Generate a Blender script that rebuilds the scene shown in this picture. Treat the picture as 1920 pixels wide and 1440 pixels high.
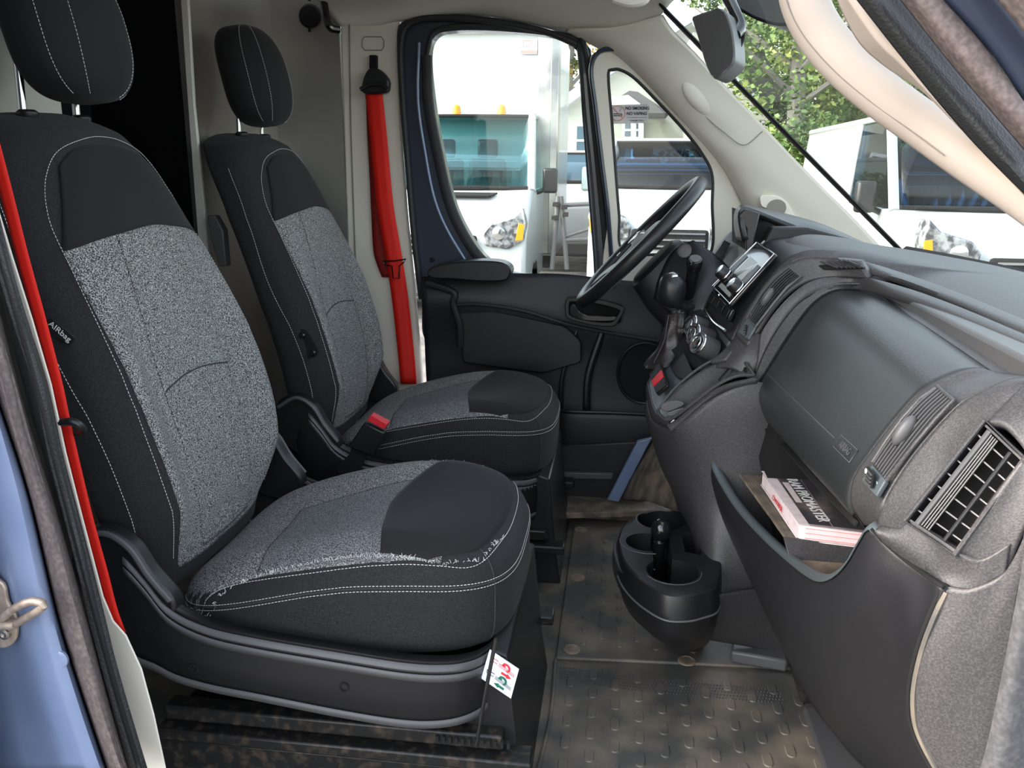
import bpy, bmesh, math, random
from mathutils import Vector, Matrix
from math import sin, cos, pi, radians, sqrt, atan2, tan
random.seed(7)
for o in list(bpy.data.objects): bpy.data.objects.remove(o)
SC = bpy.context.scene; COL = SC.collection
# ---------------- camera ----------------
# axes: X = towards the nose of the van, Y = across the cab away from the open door, Z = up, cab floor at 0
FPX, PITCH, YAW, ROLL, ZC = 1550.0, radians(14.5), radians(7.2), radians(0.5), 1.08
cd = Vector((-sin(YAW)*cos(PITCH), cos(YAW)*cos(PITCH), -sin(PITCH)))
cr0 = Vector((cos(YAW), sin(YAW), 0)); cu0 = cr0.cross(cd)
cr = cr0*cos(ROLL)+cu0*sin(ROLL); cu = -cr0*sin(ROLL)+cu0*cos(ROLL)
CAM = Vector((0, 0, ZC))
camd = bpy.data.cameras.new('camera'); camo = bpy.data.objects.new('camera', camd); COL.objects.link(camo)
camd.sensor_width = 36; camd.lens = FPX/1920*36; camd.clip_start = .02; camd.clip_end = 300
camo.matrix_world = Matrix(((cr.x, cu.x, -cd.x, 0), (cr.y, cu.y, -cd.y, 0), (cr.z, cu.z, -cd.z, ZC), (0, 0, 0, 1)))
SC.camera = camo
# ---------------- light ----------------
SC.view_settings.view_transform = 'Standard'; SC.view_settings.look = 'None'
SC.view_settings.gamma = 1; SC.view_settings.use_curve_mapping = False
SC.view_settings.exposure = 1.4
W = bpy.data.worlds.new('sky'); SC.world = W; W.use_nodes = True
wn = W.node_tree; wn.nodes.clear()
wo = wn.nodes.new('ShaderNodeOutputWorld'); wb = wn.nodes.new('ShaderNodeBackground')
ws = wn.nodes.new('ShaderNodeTexSky'); ws.sky_type = 'NISHITA'; ws.sun_disc = False
ws.sun_elevation = radians(32); ws.sun_rotation = radians(250); ws.air_density = 1.0; ws.dust_density = 2.5; ws.ozone_density = 1.0
wb.inputs['Strength'].default_value = 0.36
whs = wn.nodes.new('ShaderNodeHueSaturation'); whs.inputs['Saturation'].default_value = .42
wn.links.new(ws.outputs[0], whs.inputs['Color']); wn.links.new(whs.outputs[0], wb.inputs[0]); wn.links.new(wb.outputs[0], wo.inputs[0])
sd = bpy.data.lights.new('sun', 'SUN'); sd.energy = 1.7; sd.angle = radians(.6); sd.color = (1.0, .83, .68)
so = bpy.data.objects.new('sun', sd); COL.objects.link(so)
SUN = Vector((.80, .11, -.56)).normalized()
so.rotation_euler = SUN.to_track_quat('-Z', 'Y').to_euler()
SC.cycles.max_bounces = 8; SC.cycles.transparent_max_bounces = 16
# ---------------- helpers ----------------
def P(px, py, Y=None, X=None, Z=None):
    """point of the place seen at photo pixel (px,py), given its measured depth (or height)"""
    v = cd*FPX + cr*(px-960) - cu*(py-720)
    t = Y/v.y if Y is not None else X/v.x if X is not None else (Z-ZC)/v.z
    return CAM+v*t
def L(Y, s): return [P(*map(float, a.split(',')), Y=Y) for a in s.split()]
def LZ(Z, s): return [P(*map(float, a.split(',')), Z=Z) for a in s.split()]
def LL(s):
    r = []
    for a in s.split():
        q = list(map(float, a.split(','))); r.append(P(q[0], q[1], Y=q[2]))
    return r
def V3(l): return [Vector(p) for p in l]
def link(name, me, mat, parent=None):
    o = bpy.data.objects.new(name, me); COL.objects.link(o)
    if mat is not None:
        for m in (mat if isinstance(mat, (list, tuple)) else [mat]): me.materials.append(m)
    if parent is not None:
        o.parent = parent
        w = Vector((0, 0, 0)); q = parent
        while q is not None: w += q.location; q = q.parent
        o.location = -w
    return o
def mesh(name, V, F, mat, parent=None, smooth=True, bevel=0, seg=2, ang=35):
    me = bpy.data.meshes.new(name); me.from_pydata([tuple(v) for v in V], [], F); me.update()
    bm = bmesh.new(); bm.from_mesh(me); bmesh.ops.remove_doubles(bm, verts=bm.verts, dist=1e-6)
    bm.to_mesh(me); bm.free()
    if smooth:
        me.shade_smooth()
        try: me.set_sharp_from_angle(angle=radians(ang))
        except Exception: pass
    o = link(name, me, mat, parent)
    if bevel:
        b = o.modifiers.new('b', 'BEVEL'); b.width = bevel; b.segments = seg; b.limit_method = 'ANGLE'; b.angle_limit = radians(32)
        b.harden_normals = False
    return o
def recalc(o, ref=None):
    bm = bmesh.new(); bm.from_mesh(o.data); bmesh.ops.recalc_face_normals(bm, faces=bm.faces); bm.to_mesh(o.data); bm.free(); return o
def empty(name, loc, label, cat, group=None):
    o = bpy.data.objects.new(name, None); COL.objects.link(o); o.location = loc; o.empty_display_size = .05
    return tag(o, label, cat, group)
def tag(o, label, cat, group=None, kind=None):
    if label: o['label'] = label
    if cat: o['category'] = cat
    if group: o['group'] = group
    if kind: o['kind'] = kind
    return o
def struct(o): o['kind'] = 'structure'; return o
def sroot(name, loc=(0, 0, 0)):
    o = bpy.data.objects.new(name, None); COL.objects.link(o); o.location = loc; o['kind'] = 'structure'; return o
def crv(pts, n, closed=False, sharp=False):
    """Catmull-Rom through pts, n samples evenly by arc length"""
    pts = V3(pts); m = len(pts); D = []
    if sharp or m < 3:
        D = list(pts)+([pts[0]] if closed else [])
    else:
        K = 12; rng = m if closed else m-1
        for i in range(rng):
            p1, p2 = pts[i], pts[(i+1) % m]
            p0 = pts[(i-1) % m] if (closed or i > 0) else p1*2-p2
            p3 = pts[(i+2) % m] if (closed or i+2 < m) else p2*2-p1
            for k in range(K):
                t = k/K
                D.append(.5*((2*p1)+(p2-p0)*t+(2*p0-5*p1+4*p2-p3)*t*t+(3*p1-p0-3*p2+p3)*t**3))
        D.append(pts[0] if closed else pts[-1])
    s = [0]
    for a, b in zip(D, D[1:]): s.append(s[-1]+(b-a).length)
    T = s[-1]; out = []; j = 0; N = n if closed else n-1
    for i in range(n):
        d = T*i/max(N, 1)
        while j < len(s)-2 and s[j+1] < d: j += 1
        u = (d-s[j])/max(s[j+1]-s[j], 1e-9); out.append(D[j].lerp(D[j+1], min(max(u, 0), 1)))
    return out
def grid(name, rows, mat, parent=None, thick=0, bevel=0, smooth=True, cu_=False, flip=False, ang=35):
    nv, nu = len(rows), len(rows[0]); V = [p for r in rows for p in r]; F = []
    for i in range(nv-1):
        for j in range(nu if cu_ else nu-1):
            k = (j+1) % nu; f = (i*nu+j, i*nu+k, (i+1)*nu+k, (i+1)*nu+j); F.append(f)
    if flip is None: flip = False
    elif not cu_:
        s = 0
        for f in F:
            a, b, c, d = (Vector(V[q]) for q in f); s += ((c-a).cross(d-b)).dot(CAM-a)
        if (s < 0) != flip: F = [f[::-1] for f in F]
    o = mesh(name, V, F, mat, parent, smooth, 0, ang=ang)
    if thick:
        m = o.modifiers.new('s', 'SOLIDIFY'); m.thickness = thick; m.offset = -1
    if bevel:
        b = o.modifiers.new('b', 'BEVEL'); b.width = bevel; b.segments = 2; b.limit_method = 'ANGLE'; b.angle_limit = radians(40)
    return o
def loft(name, curves, n, m, mat, parent=None, thick=0, sharpu=False, sharpv=False, bevel=0, ang=35, flip=False):
    """surface through the given curves (each along u)"""
    C = [crv(c, n, sharp=sharpu) for c in curves]
    cols = [crv([c[j] for c in C], m, sharp=sharpv) for j in range(n)] if (m > len(C) or not sharpv) else None
    rows = [[cols[j][i] for j in range(n)] for i in range(m)] if cols else C
    return grid(name, rows, mat, parent, thick, bevel, ang=ang, flip=flip)
def tubemesh(pts, r, seg=10, closed=False, caps=True, flat=None):
    """vertices and faces of a tube; r number or list; flat=(a,b,up) ellipse radii with b along up"""
    pts = V3(pts); n = len(pts); V = []; F = []
    up = Vector(flat[2]).normalized() if flat else None; prev = None
    for i, p in enumerate(pts):
        a = pts[(i-1) % n] if (closed or i > 0) else p; b = pts[(i+1) % n] if (closed or i < n-1) else p
        t = (b-a).normalized()
        if flat: u = (up-t*up.dot(t)).normalized()
        elif prev is None:
            u = t.orthogonal().normalized()
        else: u = (prev-t*prev.dot(t)).normalized()
        prev = u; w = t.cross(u)
        ri = r[i] if isinstance(r, (list, tuple)) else r
        ra, rb = (flat[0], flat[1]) if flat else (ri, ri)
        for k in range(seg):
            q = 2*pi*k/seg; V.append(p+w*ra*cos(q)+u*rb*sin(q))
    for i in range(n if closed else n-1):
        for k in range(seg):
            i2 = (i+1) % n; k2 = (k+1) % seg
            F.append((i*seg+k, i*seg+k2, i2*seg+k2, i2*seg+k))
    if caps and not closed:
        F.append(tuple(range(seg))[::-1]); F.append(tuple((n-1)*seg+k for k in range(seg)))
    return V, F
def tube(name, pts, r, mat, parent=None, seg=12, closed=False, flat=None, n=None):
    if n: pts = crv(pts, n, closed)
    V, F = tubemesh(pts, r, seg, closed, True, flat); o = mesh(name, V, F, mat, parent); return recalc(o)
class MB:
    def __init__(s): s.V = []; s.F = []
    def add(s, V, F):
        b = len(s.V); s.V += [Vector(v) for v in V]; s.F += [tuple(i+b for i in f) for f in F]; return s
    def tube(s, pts, r, seg=8, closed=False, flat=None): return s.add(*tubemesh(pts, r, seg, closed, True, flat))
    def box(s, c, d, R=None):
        c = Vector(c); v = []
        for x in (-1, 1):
            for y in (-1, 1):
                for z in (-1, 1):
                    q = Vector((x*d[0]/2, y*d[1]/2, z*d[2]/2)); v.append(c+(R@q if R else q))
        return s.add(v, [(0, 1, 3, 2), (4, 6, 7, 5), (0, 4, 5, 1), (2, 3, 7, 6), (0, 2, 6, 4), (1, 5, 7, 3)])
    def prism(s, poly, vec):
        n = len(poly); poly = V3(poly); vec = Vector(vec)
        V = poly+[p+vec for p in poly]
        F = [tuple(range(n)), tuple(range(2*n-1, n-1, -1))]+[(i, (i+1) % n+0, (i+1) % n+n, i+n) for i in range(n)]
        return s.add(V, F)
    def build(s, name, mat, parent=None, bevel=0, smooth=True, ang=35):
        o = mesh(name, s.V, s.F, mat, parent, smooth, bevel, ang=ang); return recalc(o)
def prism(name, poly, vec, mat, parent=None, bevel=0): return MB().prism(poly, vec).build(name, mat, parent, bevel)
def box(name, c, d, mat, parent=None, bevel=0, R=None): return MB().box(c, d, R).build(name, mat, parent, bevel)
def frame(name, outer, inner, vec, mat, parent=None, n=96, bevel=0, so=False, si=False):
    O = crv(outer, n, True, so); I = crv(inner, n, True, si); vec = Vector(vec)
    V = O+I+[p+vec for p in O]+[p+vec for p in I]; F = []
    for i in range(n):
        j = (i+1) % n
        F += [(i, j, n+j, n+i), (2*n+i, 3*n+i, 3*n+j, 2*n+j), (i, 2*n+i, 2*n+j, j), (n+i, n+j, 3*n+j, 3*n+i)]
    o = mesh(name, V, F, mat, parent, True, bevel); return recalc(o)
def pane(name, outline, mat, parent=None, vec=(0, .004, 0), n=96):
    return prism(name, crv(outline, n, True), vec, mat, parent)
def lathe(name, prof, mat, parent, origin, axis=(0, 0, 1), seg=32):
    """prof list of (r,h) along axis"""
    ax = Vector(axis).normalized(); u = ax.orthogonal().normalized(); w = ax.cross(u); o = Vector(origin); V = []; F = []
    for r, h in prof:
        for k in range(seg):
            q = 2*pi*k/seg; V.append(o+ax*h+(u*cos(q)+w*sin(q))*max(r, 1e-5))
    for i in range(len(prof)-1):
        for k in range(seg):
            F.append((i*seg+k, i*seg+(k+1) % seg, (i+1)*seg+(k+1) % seg, (i+1)*seg+k))
    F.append(tuple(range(seg))); F.append(tuple((len(prof)-1)*seg+k for k in range(seg)))
    return recalc(mesh(name, V, F, mat, parent))
def text(name, body, size, origin, xdir, ydir, mat, parent, depth=.0006, align='CENTER', bold=0, wscale=1.0):
    cv = bpy.data.curves.new(name, 'FONT'); cv.body = body; cv.size = size; cv.extrude = depth; cv.align_x = align; cv.align_y = 'CENTER'
    cv.offset = bold
    t = bpy.data.objects.new('tmp', cv); COL.objects.link(t); bpy.context.view_layer.update()
    me = bpy.data.meshes.new_from_object(t.evaluated_get(bpy.context.evaluated_depsgraph_get()))
    bpy.data.objects.remove(t); x = Vector(xdir).normalized(); y = Vector(ydir); y = (y-x*y.dot(x)).normalized(); z = x.cross(y)
    o3 = Vector(origin)
    for v in me.vertices: v.co = o3+x*v.co.x*wscale+y*v.co.y+z*v.co.z
    me.name = name; me.materials.clear(); return link(name, me, mat, parent)
def stitches(mb, pts, on=.004, off=.0022, r=.00055, up=None, nrm=None):
    """dashes along a polyline"""
    pts = V3(pts); s = [0]
    for a, b in zip(pts, pts[1:]): s.append(s[-1]+(b-a).length)
    n = int(s[-1]/(on+off))
    if n < 1: return
    Q = crv(pts, n*2+1, sharp=True)
    for i in range(n):
        a, b = Q[2*i], Q[2*i].lerp(Q[2*i+2], on/(on+off)); mb.tube([a, b], r, 5)
def bool_cut(o, cutters):
    """bake a boolean difference and drop the cutters"""
    for c in cutters:
        m = o.modifiers.new('c', 'BOOLEAN'); m.object = c; m.operation = 'DIFFERENCE'; m.solver = 'EXACT'
    bpy.context.view_layer.update()
    me = bpy.data.meshes.new_from_object(o.evaluated_get(bpy.context.evaluated_depsgraph_get()))
    o.modifiers.clear(); old = o.data; o.data = me; me.name = o.name
    for c in cutters: bpy.data.objects.remove(c)
    try:
        me.shade_smooth(); me.set_sharp_from_angle(angle=radians(35))
    except Exception: pass
    return o
# ---------------- materials ----------------
MATS = {}
def mat(name, col, rough=.5, metal=0, noise=None, bump=None, spec=.42, coat=0, alpha=None, sheen=0, emis=None):
    """noise=(scale, col2, contrast lo, hi[, detail]); bump=(scale, strength, distance[, kind])"""
    m = bpy.data.materials.new(name); m.use_nodes = True; nt = m.node_tree; b = nt.nodes['Principled BSDF']
    b.inputs['Base Color'].default_value = (*col, 1); b.inputs['Roughness'].default_value = rough; b.inputs['Metallic'].default_value = metal
    b.inputs['Specular IOR Level'].default_value = spec; b.inputs['Coat Weight'].default_value = coat
    if sheen: b.inputs['Sheen Weight'].default_value = sheen; b.inputs['Sheen Roughness'].default_value = .4
    tc = nt.nodes.new('ShaderNodeTexCoord'); co = tc.outputs['Object']
    if noise:
        n = nt.nodes.new('ShaderNodeTexNoise'); n.inputs['Scale'].default_value = noise[0]
        n.inputs['Detail'].default_value = noise[4] if len(noise) > 4 else 3
        r = nt.nodes.new('ShaderNodeValToRGB'); r.color_ramp.elements[0].position = noise[2]; r.color_ramp.elements[1].position = noise[3]
        r.color_ramp.elements[0].color = (*col, 1); r.color_ramp.elements[1].color = (*noise[1], 1)
        nt.links.new(co, n.inputs['Vector']); nt.links.new(n.outputs['Fac'], r.inputs['Fac']); nt.links.new(r.outputs['Color'], b.inputs['Base Color'])
    if bump:
        if len(bump) > 3 and bump[3] == 'vor':
            t = nt.nodes.new('ShaderNodeTexVoronoi'); t.inputs['Scale'].default_value = bump[0]; out = t.outputs['Distance']
        elif len(bump) > 3 and bump[3] == 'weave':
            t = nt.nodes.new('ShaderNodeTexWave'); t.inputs['Scale'].default_value = bump[0]; t.bands_direction = 'DIAGONAL'; out = t.outputs['Fac']
        else:
            t = nt.nodes.new('ShaderNodeTexNoise'); t.inputs['Scale'].default_value = bump[0]; t.inputs['Detail'].default_value = 2; out = t.outputs['Fac']
        nt.links.new(co, t.inputs['Vector'])
        bp = nt.nodes.new('ShaderNodeBump'); bp.inputs['Strength'].default_value = bump[1]; bp.inputs['Distance'].default_value = bump[2]
        nt.links.new(out, bp.inputs['Height']); nt.links.new(bp.outputs['Normal'], b.inputs['Normal'])
    MATS[name] = m; return m
def glassmat(name, tint=(1, 1, 1), refl=1.0, haze=0.0, hazecol=(.8, .9, .85)):
    m = bpy.data.materials.new(name); m.use_nodes = True; nt = m.node_tree; nt.nodes.clear()
    o = nt.nodes.new('ShaderNodeOutputMaterial'); t = nt.nodes.new('ShaderNodeBsdfTransparent'); t.inputs[0].default_value = (*tint, 1)
    g = nt.nodes.new('ShaderNodeBsdfGlossy'); g.inputs['Roughness'].default_value = .02
    f = nt.nodes.new('ShaderNodeFresnel'); f.inputs['IOR'].default_value = 1.45
    mu = nt.nodes.new('ShaderNodeMath'); mu.operation = 'MULTIPLY'; mu.inputs[1].default_value = refl
    x = nt.nodes.new('ShaderNodeMixShader')
    nt.links.new(f.outputs[0], mu.inputs[0]); nt.links.new(mu.outputs[0], x.inputs[0]); nt.links.new(t.outputs[0], x.inputs[1]); nt.links.new(g.outputs[0], x.inputs[2])
    last = x
    if haze:
        d = nt.nodes.new('ShaderNodeBsdfDiffuse'); d.inputs[0].default_value = (*hazecol, 1)
        n = nt.nodes.new('ShaderNodeTexNoise'); n.inputs['Scale'].default_value = 3; n.inputs['Detail'].default_value = 4
        r = nt.nodes.new('ShaderNodeMapRange'); r.inputs['From Min'].default_value = .35; r.inputs['From Max'].default_value = .75; r.inputs['To Max'].default_value = haze*2
        r.inputs['To Min'].default_value = haze*.3
        tc = nt.nodes.new('ShaderNodeTexCoord'); nt.links.new(tc.outputs['Object'], n.inputs['Vector'])
        nt.links.new(n.outputs['Fac'], r.inputs['Value']); y = nt.nodes.new('ShaderNodeMixShader')
        nt.links.new(r.outputs[0], y.inputs[0]); nt.links.new(x.outputs[0], y.inputs[1]); nt.links.new(d.outputs[0], y.inputs[2]); last = y
    nt.links.new(last.outputs[0], o.inputs[0]); MATS[name] = m; return m
M = MATS
mat('cloth_black', (.010, .010, .011), .9, bump=(900, .35, .0006), sheen=.06, spec=.3)
mat('cloth_twill', (.010, .010, .011), .9, noise=(900, (.030, .030, .032), .45, .6, 1), bump=(260, .5, .0008, 'weave'), sheen=.05, spec=.3)
mat('cloth_grey', (.018, .019, .020), .95, noise=(520, (.42, .42, .41), .44, .64, 3), bump=(420, .6, .0012))
mat('cloth_mid', (.016, .017, .018), .95, noise=(640, (.27, .275, .28), .42, .64, 2), bump=(500, .5, .001))
mat('thread', (.62, .62, .60), .8)
mat('thread_dark', (.03, .03, .03), .9)
mat('plastic', (.034, .033, .034), .46, bump=(520, .3, .0005, 'vor'), noise=(420, (.066, .062, .064), .4, .7, 2))
mat('plastic_dark', (.014, .014, .016), .5, bump=(500, .25, .0006, 'vor'))
mat('plastic_cover', (.022, .024, .025), .34, bump=(380, .3, .0008, 'vor'))
mat('plastic_grey', (.075, .074, .076), .42, bump=(600, .1, .0003))
mat('plastic_smooth', (.010, .010, .011), .38)
mat('plastic_teal', (.07, .085, .09), .4)
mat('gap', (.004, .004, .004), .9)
mat('gloss_black', (.008, .008, .009), .12, coat=.5)
mat('chrome', (.75, .77, .78), .15, 1)
mat('steel', (.45, .44, .43), .35, 1, noise=(30, (.25, .22, .19), .4, .7))
mat('beige', (.66, .62, .53), .55, bump=(500, .12, .0004))
mat('beige_warm', (.44, .38, .33), .55, bump=(500, .12, .0004))
mat('seam_beige', (.22, .20, .17), .8)
mat('headliner', (.68, .65, .57), .9, bump=(700, .3, .0006))
mat('bulkhead', (.30, .29, .27), .40, .8, noise=(3, (.46, .44, .40), .3, .7, 6), bump=(30, .03, .002))
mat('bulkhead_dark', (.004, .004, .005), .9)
mat('body_blue', (.15, .20, .32), .3, coat=.6, noise=(9, (.20, .25, .38), .4, .75, 8))
mat('frame_blue', (.018, .026, .045), .35, coat=.4)
mat('seal', (.02, .021, .022), .55, bump=(300, .6, .001, 'vor'))
mat('seal_dusty', (.085, .068, .064), .6, noise=(160, (.15, .12, .115), .4, .7, 4), bump=(400, .3, .0006))
mat('seal_grey', (.055, .055, .06), .45, noise=(160, (.09, .09, .095), .4, .7, 4), bump=(400, .3, .0006))
mat('belt_red', (.66, .012, .004), .55, bump=(900, .3, .0005, 'weave'), spec=.3)
mat('belt_dark', (.20, .004, .003), .7)
mat('edge_trim', (.55, .54, .48), .5)
mat('red', (.60, .02, .03), .35)
mat('floor', (.068, .066, .060), .55, noise=(9, (.21, .17, .125), .40, .72, 9), bump=(300, .25, .0006))
mat('floor_dust', (.10, .085, .065), .75, noise=(22, (.26, .20, .14), .38, .66, 8))
mat('metal_black', (.012, .012, .012), .4, .2, noise=(55, (.075, .055, .038), .5, .8, 6))
mat('carpet', (.012, .010, .009), 1, bump=(200, 1, .004))
mat('leather', (.018, .014, .014), .36, bump=(90, .5, .002))
mat('paper', (.80, .68, .68), .6, noise=(60, (.62, .50, .50), .5, .8))
mat('cover_dark', (.06, .055, .06), .35, noise=(14, (.25, .2, .2), .5, .75))
mat('cover_grey', (.40, .33, .34), .4, noise=(18, (.10, .09, .1), .45, .7))
mat('label_white', (.62, .66, .72), .5)
mat('ink_black', (.01, .01, .01), .6)
mat('ink_green', (.0, .12, .06), .6)
mat('ink_white', (.8, .8, .78), .5)
mat('lcd', (.30, .31, .28), .25)
mat('veh_white', (.40, .425, .425), .3, coat=.3)
mat('veh_glass', (.05, .10, .14), .08, coat=.5)
mat('tyre', (.015, .015, .015), .8)
mat('amber', (.85, .28, .01), .3)
mat('lamp_clear', (.55, .57, .58), .2, .6, noise=(14, (.12, .12, .13), .4, .6, 4))
mat('alu', (.42, .41, .38), .28, .9, noise=(1.6, (.22, .22, .22), .45, .6, 3))
mat('siding', (.42, .44, .39), .7)
mat('roof_grey', (.06, .06, .065), .8)
mat('asphalt', (.10, .10, .10), .9, noise=(4, (.22, .20, .17), .4, .7, 8))
mat('bark', (.20, .185, .17), .9)
mat('sticker', (.52, .50, .50), .4)
mat('sticker_red', (.75, .25, .22), .5)
mat('rust_steel', (.35, .28, .22), .5, .7, noise=(60, (.55, .44, .36), .4, .7, 5))
glassmat('glass', (.97, 1, .98), .6)
glassmat('windshield', (.93, .99, .95), .45, .06)
glassmat('cab_glass', (.66, .90, .92), .6)
glassmat('pickup_glass', (.20, .34, .48), 1.1)
def leafmat(name, cols, scale):
    m = bpy.data.materials.new(name); m.use_nodes = True; nt = m.node_tree; b = nt.nodes['Principled BSDF']; b.inputs['Roughness'].default_value = .6
    n = nt.nodes.new('ShaderNodeTexNoise'); n.inputs['Scale'].default_value = scale; n.inputs['Detail'].default_value = 3
    r = nt.nodes.new('ShaderNodeValToRGB'); e = r.color_ramp.elements
    e[0].position = .3; e[0].color = (*cols[0], 1); e[1].position = .7; e[1].color = (*cols[-1], 1)
    for i, c in enumerate(cols[1:-1]): q = e.new(.3+.4*(i+1)/(len(cols)-1)); q.color = (*c, 1)
    tc = nt.nodes.new('ShaderNodeTexCoord'); nt.links.new(tc.outputs['Object'], n.inputs['Vector'])
    nt.links.new(n.outputs['Fac'], r.inputs['Fac']); nt.links.new(r.outputs['Color'], b.inputs['Base Color']); MATS[name] = m; return m
leafmat('leaf', [(.03, .07, .015), (.09, .16, .03), (.22, .25, .05)], 1.2)
leafmat('leaf_dark', [(.015, .04, .015), (.05, .10, .03)], 1.5)
leafmat('leaf_gold', [(.05, .08, .02), (.22, .2, .04), (.40, .27, .06)], 1.5)
# ---------------- cab shell ----------------
# floor with raised lozenges
fl = MB()
fp = [(-1.15, .86), (.47, .86), (.50, 2.72), (-1.15, 2.72)]
fl.prism([(x, y, -.03) for x, y in fp], (0, 0, .03))
def lozenge(x, y, w, l, h=.0022):
    R = w/2; pts = []
    for k in range(7): a = pi*k/6; pts.append((x+R*cos(a), y+l/2-R+R*sin(a)))
    for k in range(7): a = pi+pi*k/6; pts.append((x+R*cos(a), y-l/2+R+R*sin(a)))
    n = len(pts); V = [(a, b, 0) for a, b in pts]+[(x+(a-x)*.86, y+(b-y)*.94, h) for a, b in pts]
    fl.add(V, [(i, (i+1) % n, n+(i+1) % n, n+i) for i in range(n)]+[tuple(range(n, 2*n))])
for i in range(11):
    for j in range(14):
        x = -.065+i*.048; y = .93+j*.066+(i % 2)*.033
        if x < .42 and y < 1.63: lozenge(x, y, .019, .040)
for i in range(7):
    for j in range(11):
        x = -.045+i*.042; y = 1.74+j*.058+(i % 2)*.029
        if y < 2.34 and (x < .10 or y < 1.95): lozenge(x, y, .015, .034, .0118)
# knurled kick strip
for k in range(60):
    pass
floor = struct(fl.build('floor', M['floor'], None, ang=20))
hp = MB(); hp.prism([(-.105, 1.665, 0), (.44, 1.70, 0), (.44, 2.40, 0), (-.105, 2.40, 0)], (0, 0, .009))
hat = hp.build('floor_hatch', M['floor'], None, .004)
tag(hat, 'rectangular rubber floor hatch with raised lozenges between the seats and the console', 'floor hatch')
for q in ((-.07, 1.70), (.19, 1.69), (-.08, 2.36), (-.075, 2.05)):
    lathe('quarter_turn_screw', [(.020, 0), (.020, .003), (.016, .004), (.015, .002), (0, .002)], M['floor_dust'], hat, (q[0], q[1], .009), (0, 0, 1), 24)
kn = MB()
for i in range(70):
    for j in range(5):
        x = -.09+i*.0068+(j % 2)*.0034; y = 1.575-.02*math.exp(-((x+.1)/.12)**2)*-1+j*.011+.0
        kn.add([(x-.0026, y, .001), (x, y-.0045, .001), (x+.0026, y, .001), (x, y+.0045, .001), (x, y, .0032)], [(0, 1, 4), (1, 2, 4), (2, 3, 4), (3, 0, 4)])
kn.build('knurled_strip', M['plastic_grey'], floor, smooth=False)
lip = tube('floor_mat_seam', [(-.14, .9, .004), (-.118, 1.2, .004), (-.10, 1.45, .004), (-.105, 1.66, .004)], .004, M['floor'], floor, 8, n=20)
# dusty sill strip across the far edge of the floor
sl = box('threshold_strip', (.05, 2.53, .012), (.62, .13, .024), M['floor_dust'], floor, .006)
for x in (-.02, .12): lathe('oval_slot', [(.022, 0), (.022, .003), (.014, .003), (.013, .001), (0, .001)], M['floor_dust'], sl, (x, 2.54, .023), (0, 0, 1), 24)
tr = prism('trim_7', [(.415, .88, 0), (.60, .88, 0), (.60, 1.55, 0), (.415, 1.55, 0)], (0, 0, .018), M['plastic_grey'], None, .006); struct(tr)
cp = prism('carpet_patch', LZ(.004, '1475,1240 1530,1245 1575,1320 1500,1322'), (0, 0, .03), M['carpet'], floor, .01)
ck = prism('console_foot', LZ(.02, '1372,1222 1475,1236 1475,1262 1368,1243'), (0, 0, .03), M['plastic_grey'], floor, .006)

# rear bulkhead: metal panels, a doorway into the dark load space
wr = sroot('wall_rear')
def wpan(nm, x, y0, y1, z0, z1, m, t=.02, par=wr, bev=0): return box(nm, (x-t/2, (y0+y1)/2, (z0+z1)/2), (t, y1-y0, z1-z0), m, par, bev)
wpan('metal_panel', -1.12, 2.14, 2.715, -.05, 1.75, M['bulkhead'])
wpan('metal_panel', -1.12, .90, 1.615, -.05, 1.75, M['bulkhead'])
prism('metal_panel', [(-1.12, 2.700, -.05), (-.90, 2.705, -.05), (-.90, 2.720, -.05), (-1.12, 2.72, -.05)], (0, 0, 1.8), M['bulkhead'], wr)
prism('door_edge_trim', [P(336, -30, Y=2.09), P(350, -30, Y=2.09), P(364, 200, Y=2.09), P(386, 420, Y=2.09), P(400, 620, Y=2.09), P(384, 620, Y=2.09), P(352, 200, Y=2.09)], (0, .012, 0), M['edge_trim'], wr, .002)
prism('panel_latch', L(2.04, '388,404 402,404 418,432 424,500 410,500 396,450'), (0, .03, 0), M['plastic_grey'], wr, .003)
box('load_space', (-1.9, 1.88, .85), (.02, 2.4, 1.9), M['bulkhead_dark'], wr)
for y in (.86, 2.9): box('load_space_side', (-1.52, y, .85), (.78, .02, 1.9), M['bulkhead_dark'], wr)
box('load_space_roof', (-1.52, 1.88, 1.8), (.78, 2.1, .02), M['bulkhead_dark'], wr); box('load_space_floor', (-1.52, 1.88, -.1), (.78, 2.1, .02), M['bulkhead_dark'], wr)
ho = lathe('rubber_plug', [(.0, -.004), (.034, -.004), (.036, 0), (.030, .006), (0, .008)], M['gap'], wr, P(581, 30, Y=2.695), (0, -1, 0), 28)
ho.location += Vector((0, 0, 0)); tube('plug_tail', [P(580, 2, Y=2.68), P(581, -6, Y=2.68), P(586, -14, Y=2.68)], .005, M['gap'], ho, 8); tube('plug_nib', [P(581, 50, Y=2.69), P(580, 60, Y=2.69)], .004, M['gap'], ho, 8)

# driver side B pillar trim
t1 = sroot('trim_1')
prism('pillar_trim', L(2.705, '636,-20 640,120 646,300 652,480 660,700 668,900 800,900 790,700 778,560 762,400 750,240 747,120 748,40 770,-20'), (0, .03, 0), M['beige'], t1, .006)
tube('pillar_crease', L(2.702, '655,45 657,200 661,330 668,520 676,700'), .0022, M['seam_beige'], t1, 6, n=20)
tube('pillar_badge', L(2.702, '683,69 715,69 720,76 720,88 716,94 684,94 679,88 679,76'), .0014, M['seam_beige'], t1, 6, closed=True)
bl = LL('740,560,2.66 757,660,2.66 800,660,2.66 815,560,2.68'); 
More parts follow.
